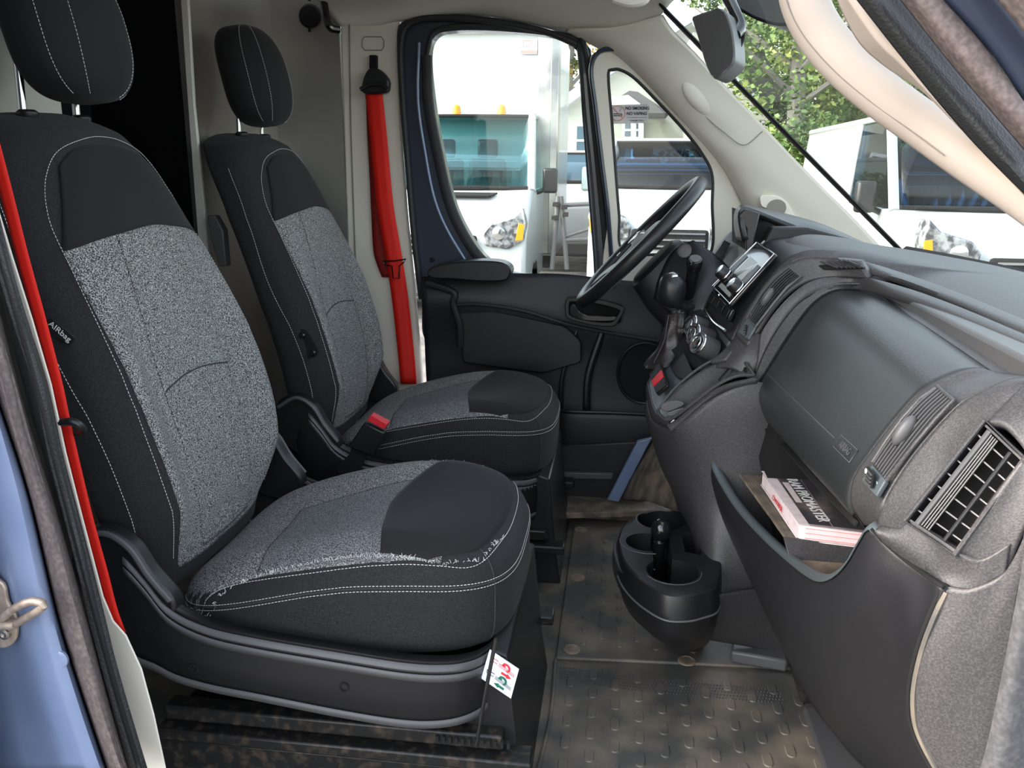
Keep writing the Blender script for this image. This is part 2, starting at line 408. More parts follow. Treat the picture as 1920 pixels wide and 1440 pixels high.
# driver seat belt
sb = empty('seat_belt', (-.79, 2.69, .4), 'red seat belt hanging on the far beige pillar beside the driver door', 'seat belt')
def ribbon(nm, pts, w, m, par, wd, n=40, t=.0014):
    pts = crv(pts, n); wv = Vector(wd).normalized(); rows = [[p-wv*w/2, p-wv*w/6+Vector((0, -.0006, 0)), p+wv*w/6+Vector((0, -.0006, 0)), p+wv*w/2] for p in pts]
    return grid(nm, rows, m, par, thick=t)
ribbon('webbing', L(2.675, '700,168 709,250 716,330 724,400 738,480 750,560 761,660 766,720'), .056, M['belt_red'], sb, (1, 0, .02))
ribbon('webbing_return', L(2.69, '700,168 703,260 707,330 710,400 714,470 722,500 730,520'), .050, M['belt_dark'], sb, (1, 0, 0))
g = prism('belt_guide', crv(L(2.655, '680,150 688,132 700,126 716,134 728,150 728,166 722,174 690,176 678,170'), 50, True), (0, .03, 0), M['plastic_smooth'], sb, .006)
tube('guide_lip', L(2.648, '676,168 690,160 704,158 718,160 727,168'), .007, M['plastic_smooth'], g, 10, n=20)
prism('height_button', L(2.685, '692,103 706,103 706,128 692,128'), (0, .02, 0), M['gap'], sb, .003)
tg = tube('belt_tongue', L(2.66, '718,490 740,489 761,486 756,493 749,498 748,522 737,522 735,499 722,496'), .0026, M['gloss_black'], sb, 8, closed=True)
# driver door
d1 = sroot('door_1'); DY = 2.70
frame('door_frame', L(DY, '745,60 760,38 800,26 880,28 960,38 1030,56 1080,76 1098,100 1104,190 1120,330 1140,560 1140,620 1000,640 880,640 800,640 790,560 772,440 760,300 748,160'),
      L(DY, '805,100 818,66 850,58 900,57 960,60 1020,66 1072,76 1082,100 1092,220 1104,340 1118,518 1040,518 960,512 915,486 880,440 850,375 826,270 811,180'), (0, .05, 0), M['frame_blue'], d1, 160, .004)
# inner seal, and the bright sliver of the outer skin at the rear of the window
ring = crv(L(DY-.004, '800,104 812,62 845,50 900,48 960,52 1024,60 1076,72 1087,98 1098,220 1110,340 1124,520'), 80); tube('window_seal', ring, .0075, M['seal'], d1, 10)
tube('window_seal', crv(L(DY-.006, '800,104 803,190 818,275 842,378 872,445 908,492 950,512'), 60), 0, M['seal'], d1, 10, flat=(.017, .010, (0, 1, 0)))
tube('frame_highlight', crv(L(DY-.012, '786,80 784,190 798,290 814,370 838,430 880,500'), 50), .005, M['body_blue'], d1, 8)
tube('door_seal', crv(L(DY-.012, '790,560 776,440 764,300 754,170 752,80 768,44 810,34 880,36 960,46 1030,62 1082,84'), 80), .010, M['seal'], d1, 10)
prism('outer_skin', L(DY+.035, '778,200 792,200 822,330 862,440 905,500 850,505 815,440 790,330'), (0, .012, 0), M['body_blue'], d1, .003)
pane('window_glass', L(DY+.03, '800,100 816,60 850,52 900,50 960,54 1020,60 1076,72 1088,100 1098,220 1110,340 1126,522 1040,524 955,520 905,490 872,442 842,375 820,270 806,180'), M['glass'], d1)
# mid post between door window and quarter window
prism('window_post', L(DY-.01, '1082,62 1108,92 1118,200 1132,330 1146,480 1150,600 1118,600 1112,480 1100,330 1090,200'), (0, .06, 0), M['frame_blue'], d1, .006)
tube('post_seal', L(DY-.014, '1090,66 1102,120 1112,220 1124,340 1136,470 1142,560'), .009, M['seal'], d1, 8, n=40)
# door panel
def dl(y, s): return L(y, s)
pn = loft('door_panel', [LL('790,520,2.66 880,505,2.66 960,512,2.66 1060,514,2.66 1150,524,2.66 1250,532,2.66'),
    LL('790,540,2.63 880,540,2.63 960,545,2.64 1060,555,2.65 1150,572,2.65 1250,590,2.65'),
    LL('792,570,2.62 880,572,2.62 960,580,2.63 1060,600,2.64 1150,622,2.64 1250,640,2.64'),
    LL('796,640,2.66 880,640,2.66 960,650,2.66 1060,660,2.66 1150,680,2.66 1250,700,2.66'),
    LL('800,720,2.67 880,720,2.67 960,730,2.67 1060,740,2.66 1150,750,2.66 1250,760,2.66'),
    LL('810,840,2.65 880,840,2.65 960,840,2.65 1060,840,2.64 1150,840,2.63 1250,840,2.63'),
    LL('830,960,2.66 880,960,2.66 960,960,2.66 1060,950,2.66 1150,940,2.66 1250,930,2.66')], 40, 50, M['plastic_dark'], d1, .02)
pn['label'] = 'dark grey moulded door panel'
arm = MB(); armo = crv(L(2.555, '800,512 812,500 850,492 900,489 940,492 957,504 955,518 945,527 900,528 850,524 812,522'), 60, True)
arm.prism(armo, (0, .085, 0)).build('armrest', M['plastic_smooth'], d1, .012)
tube('panel_ridge', LL('800,530,2.622 850,548,2.615 850,570,2.615 862,610,2.62 864,650,2.63'), .012, M['plastic_dark'], d1, 10, n=40)
tube('panel_ridge', LL('850,572,2.618 900,571,2.615 980,583,2.62 1060,607,2.625 1130,622,2.63 1235,640,2.635'), .006, M['plastic_dark'], d1, 10, n=50)
prism('storage_panel', crv(L(2.628, '860,577 940,586 1060,612 1090,640 1090,680 1020,700 940,690 868,680'), 60, True, True), (0, .02, 0), M['plastic_smooth'], d1, .004)
hb = frame('handle_recess', L(2.60, '1060,565 1072,558 1120,562 1165,575 1170,584 1160,602 1150,612 1110,610 1066,598 1060,588'), L(2.60, '1068,570 1076,566 1118,570 1158,580 1160,586 1152,598 1144,604 1110,602 1072,592 1068,586'), (0, .03, 0), M['plastic_smooth'], d1, 60, .003)
prism('handle_well', L(2.622, '1062,562 1168,575 1164,606 1064,598'), (0, .012, 0), M['gap'], d1)
prism('door_handle', crv(L(2.596, '1068,575 1076,570 1092,588 1130,592 1156,594 1150,602 1120,603 1090,600 1070,592'), 40, True), (0, .012, 0), M['gloss_black'], d1, .003)
tube('speaker_ring', crv([P(1208, 700, Y=2.63)+Vector((.085*cos(a), 0, .10*sin(a))) for a in [2*pi*i/24 for i in range(24)]], 60, True), .005, M['plastic_smooth'], d1, 8, closed=True)
prism('speaker_grille', [P(1208, 700, Y=2.638)+Vector((.08*cos(a), 0, .095*sin(a))) for a in [2*pi*i/40 for i in range(40)]], (0, .01, 0), M['gap'], d1)
for x, w in ((1052, 6), (1100, 9)):
    tube('panel_rib', LL(f'{x+30},{620},2.65 {x+4},{700},2.64 {x},{755},2.63 {x},{770},2.63'), .013 if w > 6 else .008, M['plastic_smooth'], d1, 10, n=20)
mp = loft('map_pocket', [LL('1000,760,2.60 1040,770,2.56 1070,774,2.54 1150,776,2.54 1230,780,2.54'), LL('1000,770,2.60 1040,778,2.55 1070,782,2.53 1150,784,2.53 1230,788,2.53'), LL('1000,830,2.60 1040,825,2.55 1070,826,2.53 1150,828,2.53 1230,832,2.53'), LL('1000,900,2.62 1040,880,2.57 1070,880,2.55 1150,880,2.55 1230,885,2.55')], 40, 30, M['plastic_dark'], d1, .012)
tube('pocket_rim', LL('1000,758,2.60 1040,768,2.56 1070,772,2.54 1150,774,2.54 1230,778,2.54'), .006, M['plastic_smooth'], d1, 8, n=30)
lathe('door_stud', [(.008, 0), (.008, .003), (.005, .007), (0, .007)], M['gap'], d1, P(810, 487, Y=2.69), (0, -1, 0), 16)
# step well below the door
t2 = sroot('trim_2')
prism('step_riser', L(2.52, '1000,838 1190,828 1225,820 1225,935 1170,938 1040,942'), (0, .03, 0), M['plastic_dark'], t2, .006)
prism('step_lip', L(2.50, '1030,885 1150,888 1148,900 1030,898'), (0, .02, 0), M['plastic_grey'], t2, .004)
prism('step_brace', LL('1195,828,2.44 1222,822,2.44 1160,942,2.44 1138,938,2.44'), (0, .02, 0), M['body_blue'], t2, .003)
prism('sill', LZ(.035, '1000,940 1275,935 1270,968 1000,975'), (0, 0, .02), M['floor_dust'], t2, .004)
hb = loft('wheel_hump', [LL('1225,825,2.5 1190,880,2.46 1165,935,2.40'), LL('1245,835,2.3 1225,880,2.28 1215,940,2.24'), LL('1270,860,2.2 1275,900,2.16 1280,965,2.08')], 16, 14, M['floor_dust'], t2, .01)

# quarter window with beige surround (driver side)
w2 = sroot('window_2')
qi = '1140,140 1150,130 1165,131 1190,146 1230,186 1280,240 1315,285 1335,325 1336,380 1330,478 1250,478 1168,470 1160,400 1152,300 1146,220'
frame('window_surround', L(2.66, '1106,112 1122,98 1150,96 1180,112 1240,170 1300,232 1350,290 1385,350 1400,400 1395,520 1280,530 1140,530 1140,400 1126,300 1116,200'), L(2.66, qi), (0, .06, 0), M['beige'], w2, 160, .008)
tube('window_seal', crv(L(2.665, qi), 120, True), .006, M['seal'], w2, 8, closed=True)
tube('surround_seal', L(2.652, '1150,540 1140,400 1128,300 1116,200 1108,130 1122,98 1150,92 1185,108 1240,160 1300,222'), .007, M['frame_blue'], w2, 8, n=70)
pane('window_glass', L(2.70, qi), M['glass'], w2)
# no smoking sticker on the quarter window
stk = prism('no_smoking_sticker', L(2.694, '1144,197 1214,195 1216,226 1212,231 1146,232'), (0, .0015, 0), M['sticker'], None, 0)
tag(stk, 'small grey no-smoking sticker on the triangular quarter window', 'sticker')
xd = Vector((1, 0, 0)); zd = Vector((0, 0, 1))
text('lettering', 'NO SMOKING', .0125, P(1195, 203, Y=2.692), xd, zd, M['ink_black'], stk, .0003, bold=.0003, wscale=.92)
text('lettering', 'NO VAPING', .0125, P(1194, 213, Y=2.692), xd, zd, M['ink_black'], stk, .0003, bold=.0003, wscale=.92)
text('lettering', 'THANK YOU', .0070, P(1194, 226, Y=2.692), xd, zd, M['ink_black'], stk, .0003, wscale=1.1)
box('rule', P(1194, 220, Y=2.692), (.062, .0006, .0008), M['ink_black'], stk)
ci = P(1159, 212, Y=2.692); tube('prohibition_ring', [ci+Vector((.0215*cos(a), 0, .0215*sin(a))) for a in [2*pi*i/36 for i in range(36)]], .0010, M['sticker_red'], stk, 6, closed=True)
tube('prohibition_bar', [ci+Vector((-.0152, 0, .0152)), ci+Vector((.0152, 0, -.0152))], .0010, M['sticker_red'], stk, 6)
mb = MB(); mb.box(ci+Vector((-.003, 0, -.002)), (.022, .0006, .0022)); mb.box(ci+Vector((-.003, 0, -.0075)), (.022, .0006, .0022)); mb.box(ci+Vector((.011, 0, -.0048)), (.003, .0006, .0075))
mb.tube([ci+Vector((.007, 0, .003)), ci+Vector((.004, 0, .008)), ci+Vector((.009, 0, .011)), ci+Vector((.007, 0, .016))], .0006, 5); mb.build('cigarette_symbol', M['ink_black'], stk, smooth=False)

# ceiling / header over the driver door
ce = sroot('ceiling')
loft('headliner', [LL('600,-60,2.2 700,-90,2.2 860,-120,2.2 1000,-130,2.2 1150,-120,2.2 1290,-60,2.3'),
    LL('560,-40,2.5 640,-30,2.5 760,-30,2.5 900,-30,2.5 1080,-20,2.5 1280,-10,2.45'),
    LL('612,20,2.68 680,12,2.66 760,0,2.62 900,-4,2.62 1060,20,2.62 1262,2,2.52'),
    LL('636,46,2.70 700,46,2.70 756,34,2.685 900,22,2.69 1050,50,2.69 1240,28,2.56'),
    LL('640,52,2.73 700,52,2.73 758,40,2.72 900,30,2.72 1050,60,2.72 1180,104,2.70')], 60, 40, M['headliner'], ce, .02, ang=60)
prism('roof_panel', [(-1.12, .75, 1.68), (.05, .75, 1.66), (.05, 2.62, 1.66), (-1.12, 2.62, 1.68)], (0, 0, .04), M['headliner'], ce)
tube('sun_visor_edge', LL('1150,-2,2.35 1180,6,2.35 1205,2,2.35 1215,-10,2.35'), .012, M['beige'], ce, 10, n=16)
# handle and hook above the bulkhead corner
hk = tube('coat_hook', LL('605,-20,2.66 610,20,2.64 618,50,2.64 636,56,2.66'), .012, M['gloss_black'], None, 10, n=24); tag(hk, 'black coat hook at the top corner of the metal bulkhead', 'hook')
# driver side A pillar trim
t3 = sroot('trim_3')
ap = loft('a_pillar_trim', [LL('1060,60,2.69 1130,96,2.68 1180,130,2.67 1240,186,2.66 1300,250,2.65 1352,312,2.65 1385,372,2.65 1404,420,2.66 1400,520,2.66'),
    LL('1100,56,2.64 1160,90,2.63 1210,130,2.62 1270,200,2.61 1325,262,2.60 1376,318,2.60 1410,368,2.60 1440,420,2.60 1450,500,2.60'),
    LL('1160,50,2.60 1210,80,2.59 1260,128,2.58 1320,200,2.57 1370,256,2.57 1420,310,2.57 1470,362,2.57 1530,420,2.57 1560,480,2.57'),
    LL('1240,28,2.55 1262,62,2.55 1300,100,2.55 1362,166,2.55 1410,214,2.55 1470,278,2.55 1530,340,2.55 1610,420,2.55 1660,472,2.55')], 90, 30, M['beige'], t3, .015, ang=60)
tube('pillar_joint', LL('1298,98,2.556 1284,118,2.572 1280,140,2.574 1288,170,2.585 1320,215,2.578 1360,250,2.566 1395,272,2.562 1430,246,2.55'), .0012, M['seam_beige'], t3, 6, n=60)
tube('pillar_cap', [P(1272+14*cos(a), 157+14*sin(a), Y=2.606) for a in [2*pi*i/20 for i in range(20)]], .001, M['seam_beige'], t3, 6, closed=True)
ec_ = P(1322, 188, Y=2.582); ed_ = (P(1370, 240, Y=2.57)-P(1280, 140, Y=2.57)).normalized(); eu_ = ed_.cross(Vector((0, 1, 0))).normalized()
rows = []
for i in range(13):
    t = (pi/2)*i/12; rows.append([ec_+ed_*.088*cos(t)*cos(a)*(1+.0)+eu_*.036*cos(t)*sin(a)*(1-.25*cos(a))-Vector((0, 1, 0))*.017*sin(t) for a in [2*pi*k/40 for k in range(40)]])
recalc(grid('recess_shading_bump', rows, M['beige'], t3, cu_=True))  # raised bump, shaped to imitate the shading of a hollow in the pillar
sp = prism('tweeter_plate', crv(L(2.572, '1425,370 1430,366 1458,368 1476,380 1490,405 1494,412 1440,392 1428,386'), 40, True), (0, .01, 0), M['beige'], t3, .002)
prism('tweeter_grille', [P(1456, 390, Y=2.569)+Vector((.028*cos(a), 0, .025*sin(a))) for a in [2*pi*i/24 for i in range(24)]], (0, .006, 0), M['seam_beige'], sp)
# windshield
w1 = sroot('window_1')
rows = []
for k in range(25):
    t = k/24; z = 1.56-.72*t
    row = []
    for j in range(33):
        u = j/32; y = 2.57-(2.57-1.02)*u; bow = .07*(1-(2*u-1)**2); row.append(Vector((.06+.78*t+bow+.0, y, z)))
    rows.append(row)
ws_ = grid('windshield_glass', rows, M['windshield'], w1)
tube('glass_edge', crv([Vector((.055+.78*k/12, 2.56, 1.565-.72*k/12)) for k in range(13)], 40), 0, M['gap'], w1, 8, flat=(.006, .026, (0, 1, 0)))
tube('glass_edge', crv([Vector((.835+.07*(1-(2*k/16-1)**2), 2.57-1.55*k/16, .855)) for k in range(17)], 40), 0, M['gap'], w1, 8, flat=(.02, .012, (1, 0, 0)))
# near A pillar: trim, curved grab handle, seals, body (positions at the door opening)
t4 = sroot('trim_4')
loft('a_pillar_trim', [LL('1573,-10,1.06 1573,10,1.06 1610,80,1.06 1663,128,1.06 1727,170,1.06 1790,232,1.06 1850,290,1.06 1925,372,1.06'),
     LL('1580,-20,.99 1600,12,.99 1650,80,.99 1697,126,.99 1755,190,.99 1813,255,.99 1870,315,.99 1940,390,.99')], 50, 8, M['beige_warm'], t4, .012)
gh = empty('grab_handle', P(1640, 180, Y=1.12), 'beige curved grab handle on the near windshield pillar', 'grab handle')
gpts = crv(LL('1500,-60,1.13 1508,0,1.13 1536,60,1.13 1588,122,1.12 1655,180,1.11 1735,238,1.10 1815,296,1.08 1925,372,1.05 2000,430,1.03'), 70)
V, F = tubemesh(gpts, [.0285-.004*(i/69) for i in range(70)], 20, False, True, None)
recalc(mesh('grip', V, F, M['beige_warm'], gh))
tube('grip_seam', crv([p+Vector((.0, -.001, .0)) for p in [p+Vector((-.0235, -.0165, -.004)) for p in LL('1500,-60,1.13 1508,0,1.13 1536,60,1.13 1588,122,1.12 1655,180,1.11 1735,238,1.10 1800,286,1.085')]], 60), .0008, M['seam_beige'], gh, 6)
loft('door_seal', [LL('1590,-20,.965 1700,120,.965 1813,255,.965 1925,370,.965'), LL('1620,-20,.945 1730,118,.945 1835,240,.945 1930,350,.945'), LL('1650,-20,.96 1765,118,.96 1860,225,.96 1935,320,.96'), LL('1672,-20,.965 1782,120,.965 1880,235,.965 1940,305,.965')], 40, 14, M['seal'], t4, .01, ang=60)
loft('outer_seal', [LL('1672,-20,.955 1782,120,.955 1880,235,.955 1940,305,.955'), LL('1700,-20,.925 1805,110,.925 1900,220,.925 1945,275,.925'), LL('1735,-20,.925 1835,90,.925 1905,175,.925 1950,235,.925'), LL('1752,-20,.935 1850,90,.935 1930,205,.935 1960,240,.935')], 40, 14, M['seal_dusty'], t4, .01, ang=60)
loft('pillar_body', [LL('1750,-20,.935 1850,90,.935 1930,205,.935'), LL('1800,-40,.92 1870,50,.92 1940,140,.92'), LL('1835,-40,.90 1900,40,.90 1950,105,.90')], 20, 8, M['frame_blue'], t4, .01)
loft('gutter', [LL('1833,-40,.90 1900,36,.90 1950,100,.90'), LL('1870,-60,.88 1930,10,.88 1980,70,.88'), LL('1920,-60,.87 1960,0,.87 2000,50,.87')], 20, 8, M['seal_dusty'], t4, .01)
# right-hand door seal running down past the dashboard end
loft('door_seal', [LL('1930,930,.875 1915,1030,.875 1893,1150,.875 1868,1290,.875 1830,1470,.875'), LL('1950,930,.86 1935,1050,.86 1915,1170,.86 1890,1300,.86 1862,1470,.86'), LL('1975,930,.86 1955,1080,.86 1935,1200,.86 1915,1330,.86 1895,1470,.86'), LL('2000,960,.87 1985,1110,.87 1965,1220,.87 1945,1350,.87 1925,1470,.87')], 40, 14, M['seal_grey'], t4, .01, ang=60)

# near B pillar: seals and painted body
t5 = sroot('trim_5')
C2 = '-110,-150 -62,120 -30,300 -10,390 15,480 52,600 90,720 118,850 147,960 193,1140 230,1290 275,1450'
C1 = '-150,-150 -95,120 -55,330 -25,480 0,580 45,760 108,960 170,1180 210,1330 245,1450'
C0 = '-190,-150 -135,200 -60,600 -20,690 0,760 55,930 110,1160 160,1320 203,1450'
loft('door_seal', [L(.92, C2), L(.885, '-120,-150 -72,120 -38,300 -16,400 8,490 42,608 80,735 108,860 137,975 182,1160 220,1300 266,1450'), L(.90, '-138,-150 -84,120 -50,330 -24,450 2,555 48,740 110,950 172,1168 215,1320 252,1450')], 60, 14, M['seal'], t5, .012, ang=60)
loft('outer_seal', [L(.895, C1), L(.862, '-165,-150 -105,180 -60,420 -32,540 0,640 40,800 95,975 155,1190 198,1340 232,1450'), L(.865, '-180,-150 -125,180 -60,520 -30,620 0,705 46,870 80,990 140,1215 185,1360 218,1450'), L(.885, C0)], 60, 18, M['seal_dusty'], t5, .012, ang=60)
bd = loft('pillar_body', [L(.885, C0), L(.862, '-210,-150 -155,200 -75,600 -38,690 -16,760 38,935 92,1165 140,1325 183,1450'), L(.87, '-240,-150 -190,200 -100,600 -80,700 -60,800 0,1000 50,1180 90,1330 130,1450'), L(.90, '-260,-150 -220,200 -140,600 -120,700 -100,800 -60,1000 -20,1180 20,1330 50,1450'), L(.90, '-330,-150 -310,200 -260,600 -260,700 -240,800 -220,1000 -200,1180 -180,1330 -160,1450')], 60, 30, M['body_blue'], t5, .02, ang=60)
lathe('body_plug', [(0, -.002), (.0125, -.002), (.0125, .0012), (.011, .0022), (0, .0022)], M['body_blue'], t5, P(111, 1236, Y=.866), (0, -1, 0), 28)
prism('pillar_trim', L(.945, '-110,-150 -20,340 22,480 60,600 95,720 123,850 151,960 193,1120 212,1165 236,1192 265,1255 288,1340 312,1450 270,1450 225,1290 185,1140 140,960 108,850 80,720 40,600 0,480 -40,360 -135,-150'), (0, .003, 0), M['beige'], t5, .003)
# body side behind the door opening (keeps the low sun off the cab)
box('body_side', (-1.75, .80, .45), (1.9, .10, 2.6), M['body_blue'], t5)
box('roof_rail', (-.2, .86, 1.62), (1.6, .12, .10), M['body_blue'], t5)
wf = sroot('wall_front')
MB().prism([Vector((x, .87, z)) for x, z in ((.66, -.40), (1.5, -.40), (1.56, .45), (1.35, .72), (1.0, .82), (.66, .82))], (0, 1.82, 0)).build('front_body', M['body_blue'], wf, .03)
MB().prism([Vector((x, .905, z)) for x, z in ((.46, -.02), (.80, -.02), (.82, .83), (.49, .83), (.47, .6))], (0, .02, 0)).build('end_closure', M['plastic_dark'], wf, .004)
# striker
sk = empty('door_striker', P(20, 1150, Y=.86), 'worn bare-metal door striker loop bolted to the blue pillar', 'door striker')
prism('striker_plate', crv(L(.868, '-30,1085 -5,1088 8,1100 14,1130 30,1160 30,1195 18,1212 0,1216 -30,1205'), 40, True), (0, .006, 0), M['rust_steel'], sk, .002)
tube('striker_loop', LL('-20,1170,.866 2,1160,.85 25,1142,.83 55,1128,.82 78,1130,.82 80,1138,.82 60,1152,.83 32,1168,.85 20,1176,.866'), .0052, M['rust_steel'], sk, 12, n=60)
tube('striker_pin', LL('-30,1172,.85 0,1172,.85 30,1171,.85'), .0065, M['rust_steel'], sk, 12)
lathe('screw', [(0, -.002), (.0075, -.002), (.0075, .003), (.004, .004), (0, .002)], M['steel'], sk, P(10, 1188, Y=.866), (0, -1, 0), 20)
# near seat belt
nb = empty('seat_belt', P(120, 900, Y=1.02), 'red seat belt running down the near pillar beside the passenger seat', 'seat belt')
pts = LL('-115,-150,.97 -52,120,.97 8,350,.97 41,480,.97 74,600,.97 105,720,.97 122,800,.97 160,960,.97 190,1070,.97 208,1140,.97 224,1184,.97')
ribbon('webbing', pts, .018, M['belt_red'], nb, (1, 0, -.1), 60)
tube('belt_hook', LL('98,792,.955 115,792,.950 135,791,.950 150,799,.955 154,807,.965 140,810,.985 120,806,1.0'), .0055, M['plastic_smooth'], nb, 10, n=40)
# ---------------- seats ----------------
def spow(v, e): return (abs(v)**e)*(1 if v >= 0 else -1)
def interp(t, x):
    if x <= t[0][0]: return t[0][1]
    for (a, b), (c, d) in zip(t, t[1:]):
        if x <= c:
            u = (x-a)/(c-a); return b+(d-b)*u
    return t[-1][1]
def smooth_tab(tab, x):
    """cubic through a table"""
    n = len(tab)
    if x <= tab[0][0]: return tab[0][1]
    if x >= tab[-1][0]: return tab[-1][1]
    for i in range(n-1):
        if x <= tab[i+1][0]:
            x0, y0 = tab[i]; x1, y1 = tab[i+1]
            m0 = (y1-tab[i-1][1])/(x1-tab[i-1][0]) if i > 0 else (y1-y0)/(x1-x0)
            m1 = (tab[i+2][1]-y0)/(tab[i+2][0]-x0) if i < n-2 else (y1-y0)/(x1-x0)
            h = x1-x0; t = (x-x0)/h
            return (2*t**3-3*t*t+1)*y0+(t**3-2*t*t+t)*h*m0+(-2*t**3+3*t*t)*y1+(t**3-t*t)*h*m1
def stp(par, pts):
    st = MB(); stitches(st, pts); return st.build('stitching', M['thread'], par, smooth=False)
def make_seat(name, yc, label, passenger):
    root = empty(name, (-.45, yc, 0), label, 'seat')
    # ---- cushion
    CX, AX, B, N1, M1, Z0, H = -.458, .308, .254, 3.5, 4.2, .392, .108
    def deform(x, y):
        d = 0
        u = -.42-x; d -= .30*(sqrt(u*u+.0064)+u)/2
        if x > -.32: d -= .25*(x+.32)**1.5
        return d-.016*max(0, 1-(y/.17)**2)*max(0, min(1, (-.22-x)/.12))
    def ctop(x, y, off=0):
        r = (abs((x-CX)/AX)**N1+abs(y/B)**N1)**(1/N1); r = min(r, .9995)
        return Vector((x, yc+y, Z0+H*(1-r**M1)**(1/M1)+deform(x, y)+off))
    def cside(phi, th, k=1.0):
        c = spow(cos(th), 2/M1); x = CX+AX*k*c*spow(cos(phi), 2/N1); y = B*k*c*spow(sin(phi), 2/N1)
        hh = H if th > 0 else .118
        return Vector((x, yc+y, Z0+hh*spow(sin(th), 2/M1)+deform(x, y)*(1 if th > 0 else .9)))
    rows = []; NT = 40; NP = 128
    for i in range(NT+1):
        th = -pi/2+pi*i/NT; rows.append([cside(2*pi*j/NP, th) for j in range(NP)])
    cush = grid('cushion', rows, M['cloth_twill'], root, cu_=True); recalc(cush)
    def xypatch(nm, poly_lo, poly_hi, m, off, n=36, k=30, par=None):
        """patch between two (x,y) curves on the cushion top"""
        A = crv([(x, y, 0) for x, y in poly_lo], n); Bc = crv([(x, y, 0) for x, y in poly_hi], n)
        rows = [[ctop(*(A[j].lerp(Bc[j], i/k)).xy, off) for j in range(n)] for i in range(k+1)]
        return grid(nm, rows, m, par or cush, thick=.003)
    # grey insert: near edge curve -> far edge curve, each from rear to front
    near = [(-.76, -.17), (-.70, -.222), (-.55, -.236), (-.40, -.238), (-.265, -.222)]
    far = [(-.76, .17), (-.70, .222), (-.55, .236), (-.40, .238), (-.265, .222)]
    xypatch('fabric_insert', near, far, M['cloth_grey'], .0016, 44, 60)
    # darker middle panel
    xypatch('fabric_panel', [(-.575, -.232), (-.48, -.236), (-.40, -.236), (-.345, -.236)], [(-.60, .03), (-.53, .045), (-.46, .065), (-.385, .09)], M['cloth_mid'], .0028, 44, 40)
    if True:
        # the smooth black front panel, chevron rear edge
        fa = [(-.365, -.224), (-.385, -.13), (-.402, 0), (-.375, .12), (-.325, .226)]
        fb = [(-.285, -.224), (-.215, -.175), (-.190, -.09), (-.184, 0), (-.190, .09), (-.215, .175), (-.285, .226)]
        xypatch('front_panel', fa, fb, M['cloth_black'], .0040, 60, 24)
    ed = [(-.72, -.222), (-.55, -.2405), (-.40, -.242), (-.27, -.226), (-.205, -.19), (-.178, -.10), (-.172, 0), (-.178, .10), (-.205, .19), (-.27, .226), (-.40, .242), (-.6, .240), (-.72, .222)]
    stp(cush, [ctop(x, y, .002) for x, y in [tuple(p.xy) for p in crv([(a, b, 0) for a, b in ed], 120)]])
    for th, kk in ((.16, 1.004), (.10, 1.004)):
        if kk: stp(cush, [cside(pi+.45+(2*pi-.9)*j/160, th, kk) for j in range(161)])
    sm = MB(); sm.tube([cside(pi+.45+(2*pi-.9)*j/160, .13, 1.001) for j in range(161)], .0016, 6)
    for s in (-1, 1):
        sm.tube([cside(s*.60, -1.2+1.9*j/20, 1.002) for j in range(21)], .0012, 6)
    sm.build('seam', M['thread_dark'], cush, smooth=False)
    if passenger:
        fr = MB(); rr = random.Random(3)
        for a, b, n in (((-.67, -.238), (-.27, -.226), 150), ((-.265, -.225), (-.207, -.19), 20), ((-.203, -.188), (-.179, -.105), 25), ((-.45, .242), (-.27, .226), 90)):
            for i in range(n):
                t = rr.random(); x = a[0]+(b[0]-a[0])*t; y = a[1]+(b[1]-a[1])*t; p = ctop(x, y, .002)
                q = p+Vector((rr.uniform(-.006, .006), rr.uniform(-.007, .007), rr.uniform(.0, .007)))
                fr.tube([p, p.lerp(q, .5)+Vector((0, 0, .002)), q], .0004, 3)
        fr.build('frayed_threads', M['thread'], cush, smooth=False)['kind'] = 'stuff'
    # ---- backrest
    FX = [(.36, -.748), (.43, -.742), (.50, -.738), (.60, -.750), (.72, -.780), (.85, -.806), (.97, -.838), (1.06, -.880), (1.12, -.912), (1.17, -.945)]
    WD = [(.36, .19), (.43, .222), (.50, .248), (.60, .265), (.72, .266), (.85, .256), (.97, .238), (1.06, .215), (1.10, .196), (1.135, .165), (1.155, .125), (1.165, .085), (1.17, .04)]
    def bw(z): return interp(WD, z) if z > 1.13 else smooth_tab(WD, z)
    def thk(z): return .125*min(1, max(.0, (1.172-z)/.03))**.5 if z > 1.142 else .125
    PP = 3.6
    def bol(yf, z):
        a = abs(yf); g = math.exp(-((a-.80)/.17)**2); k = max(0, min(1, (.98-z)/.22))*max(0, min(1, (z-.40)/.12))
        return .034*g*k-.008*max(0, 1-(a/.5)**2)*k
    def edrop(yf, z): return .045*abs(yf)**2.6*max(0, min(1, (z-.70)/.26))
    def bfront(yf, z, off=0):
        w = bw(z); t = thk(z); yf = max(-.9999, min(.9999, yf))
        xc = smooth_tab(FX, z)-.062; x = xc+(t*.5)*(1-abs(yf)**PP)**(1/PP)+bol(yf, z)-edrop(yf, z)
        return Vector((x+off, yc+w*yf, z+off*.25))
    def bring(z):
        r = []; w = bw(z); t = thk(z); xc = smooth_tab(FX, z)-.062
        for j in range(96):
            a = 2*pi*j/96; c = cos(a); s = sin(a); yf = spow(s, 2/PP); xx = t*.5*spow(c, 2/PP)*(1 if c > 0 else 1.15)
            xx -= edrop(yf, z)
            if c > 0: xx += bol(yf, z)
            r.append(Vector((xc+xx, yc+w*yf, z)))
        return r
    zs = [.36+(1.13-.36)*i/60 for i in range(61)]+[1.135, 1.142, 1.149, 1.155, 1.16, 1.164, 1.167, 1.17]
    rows = [bring(z) for z in zs]
    V = [p for r in rows for p in r]; F = []; n = 96
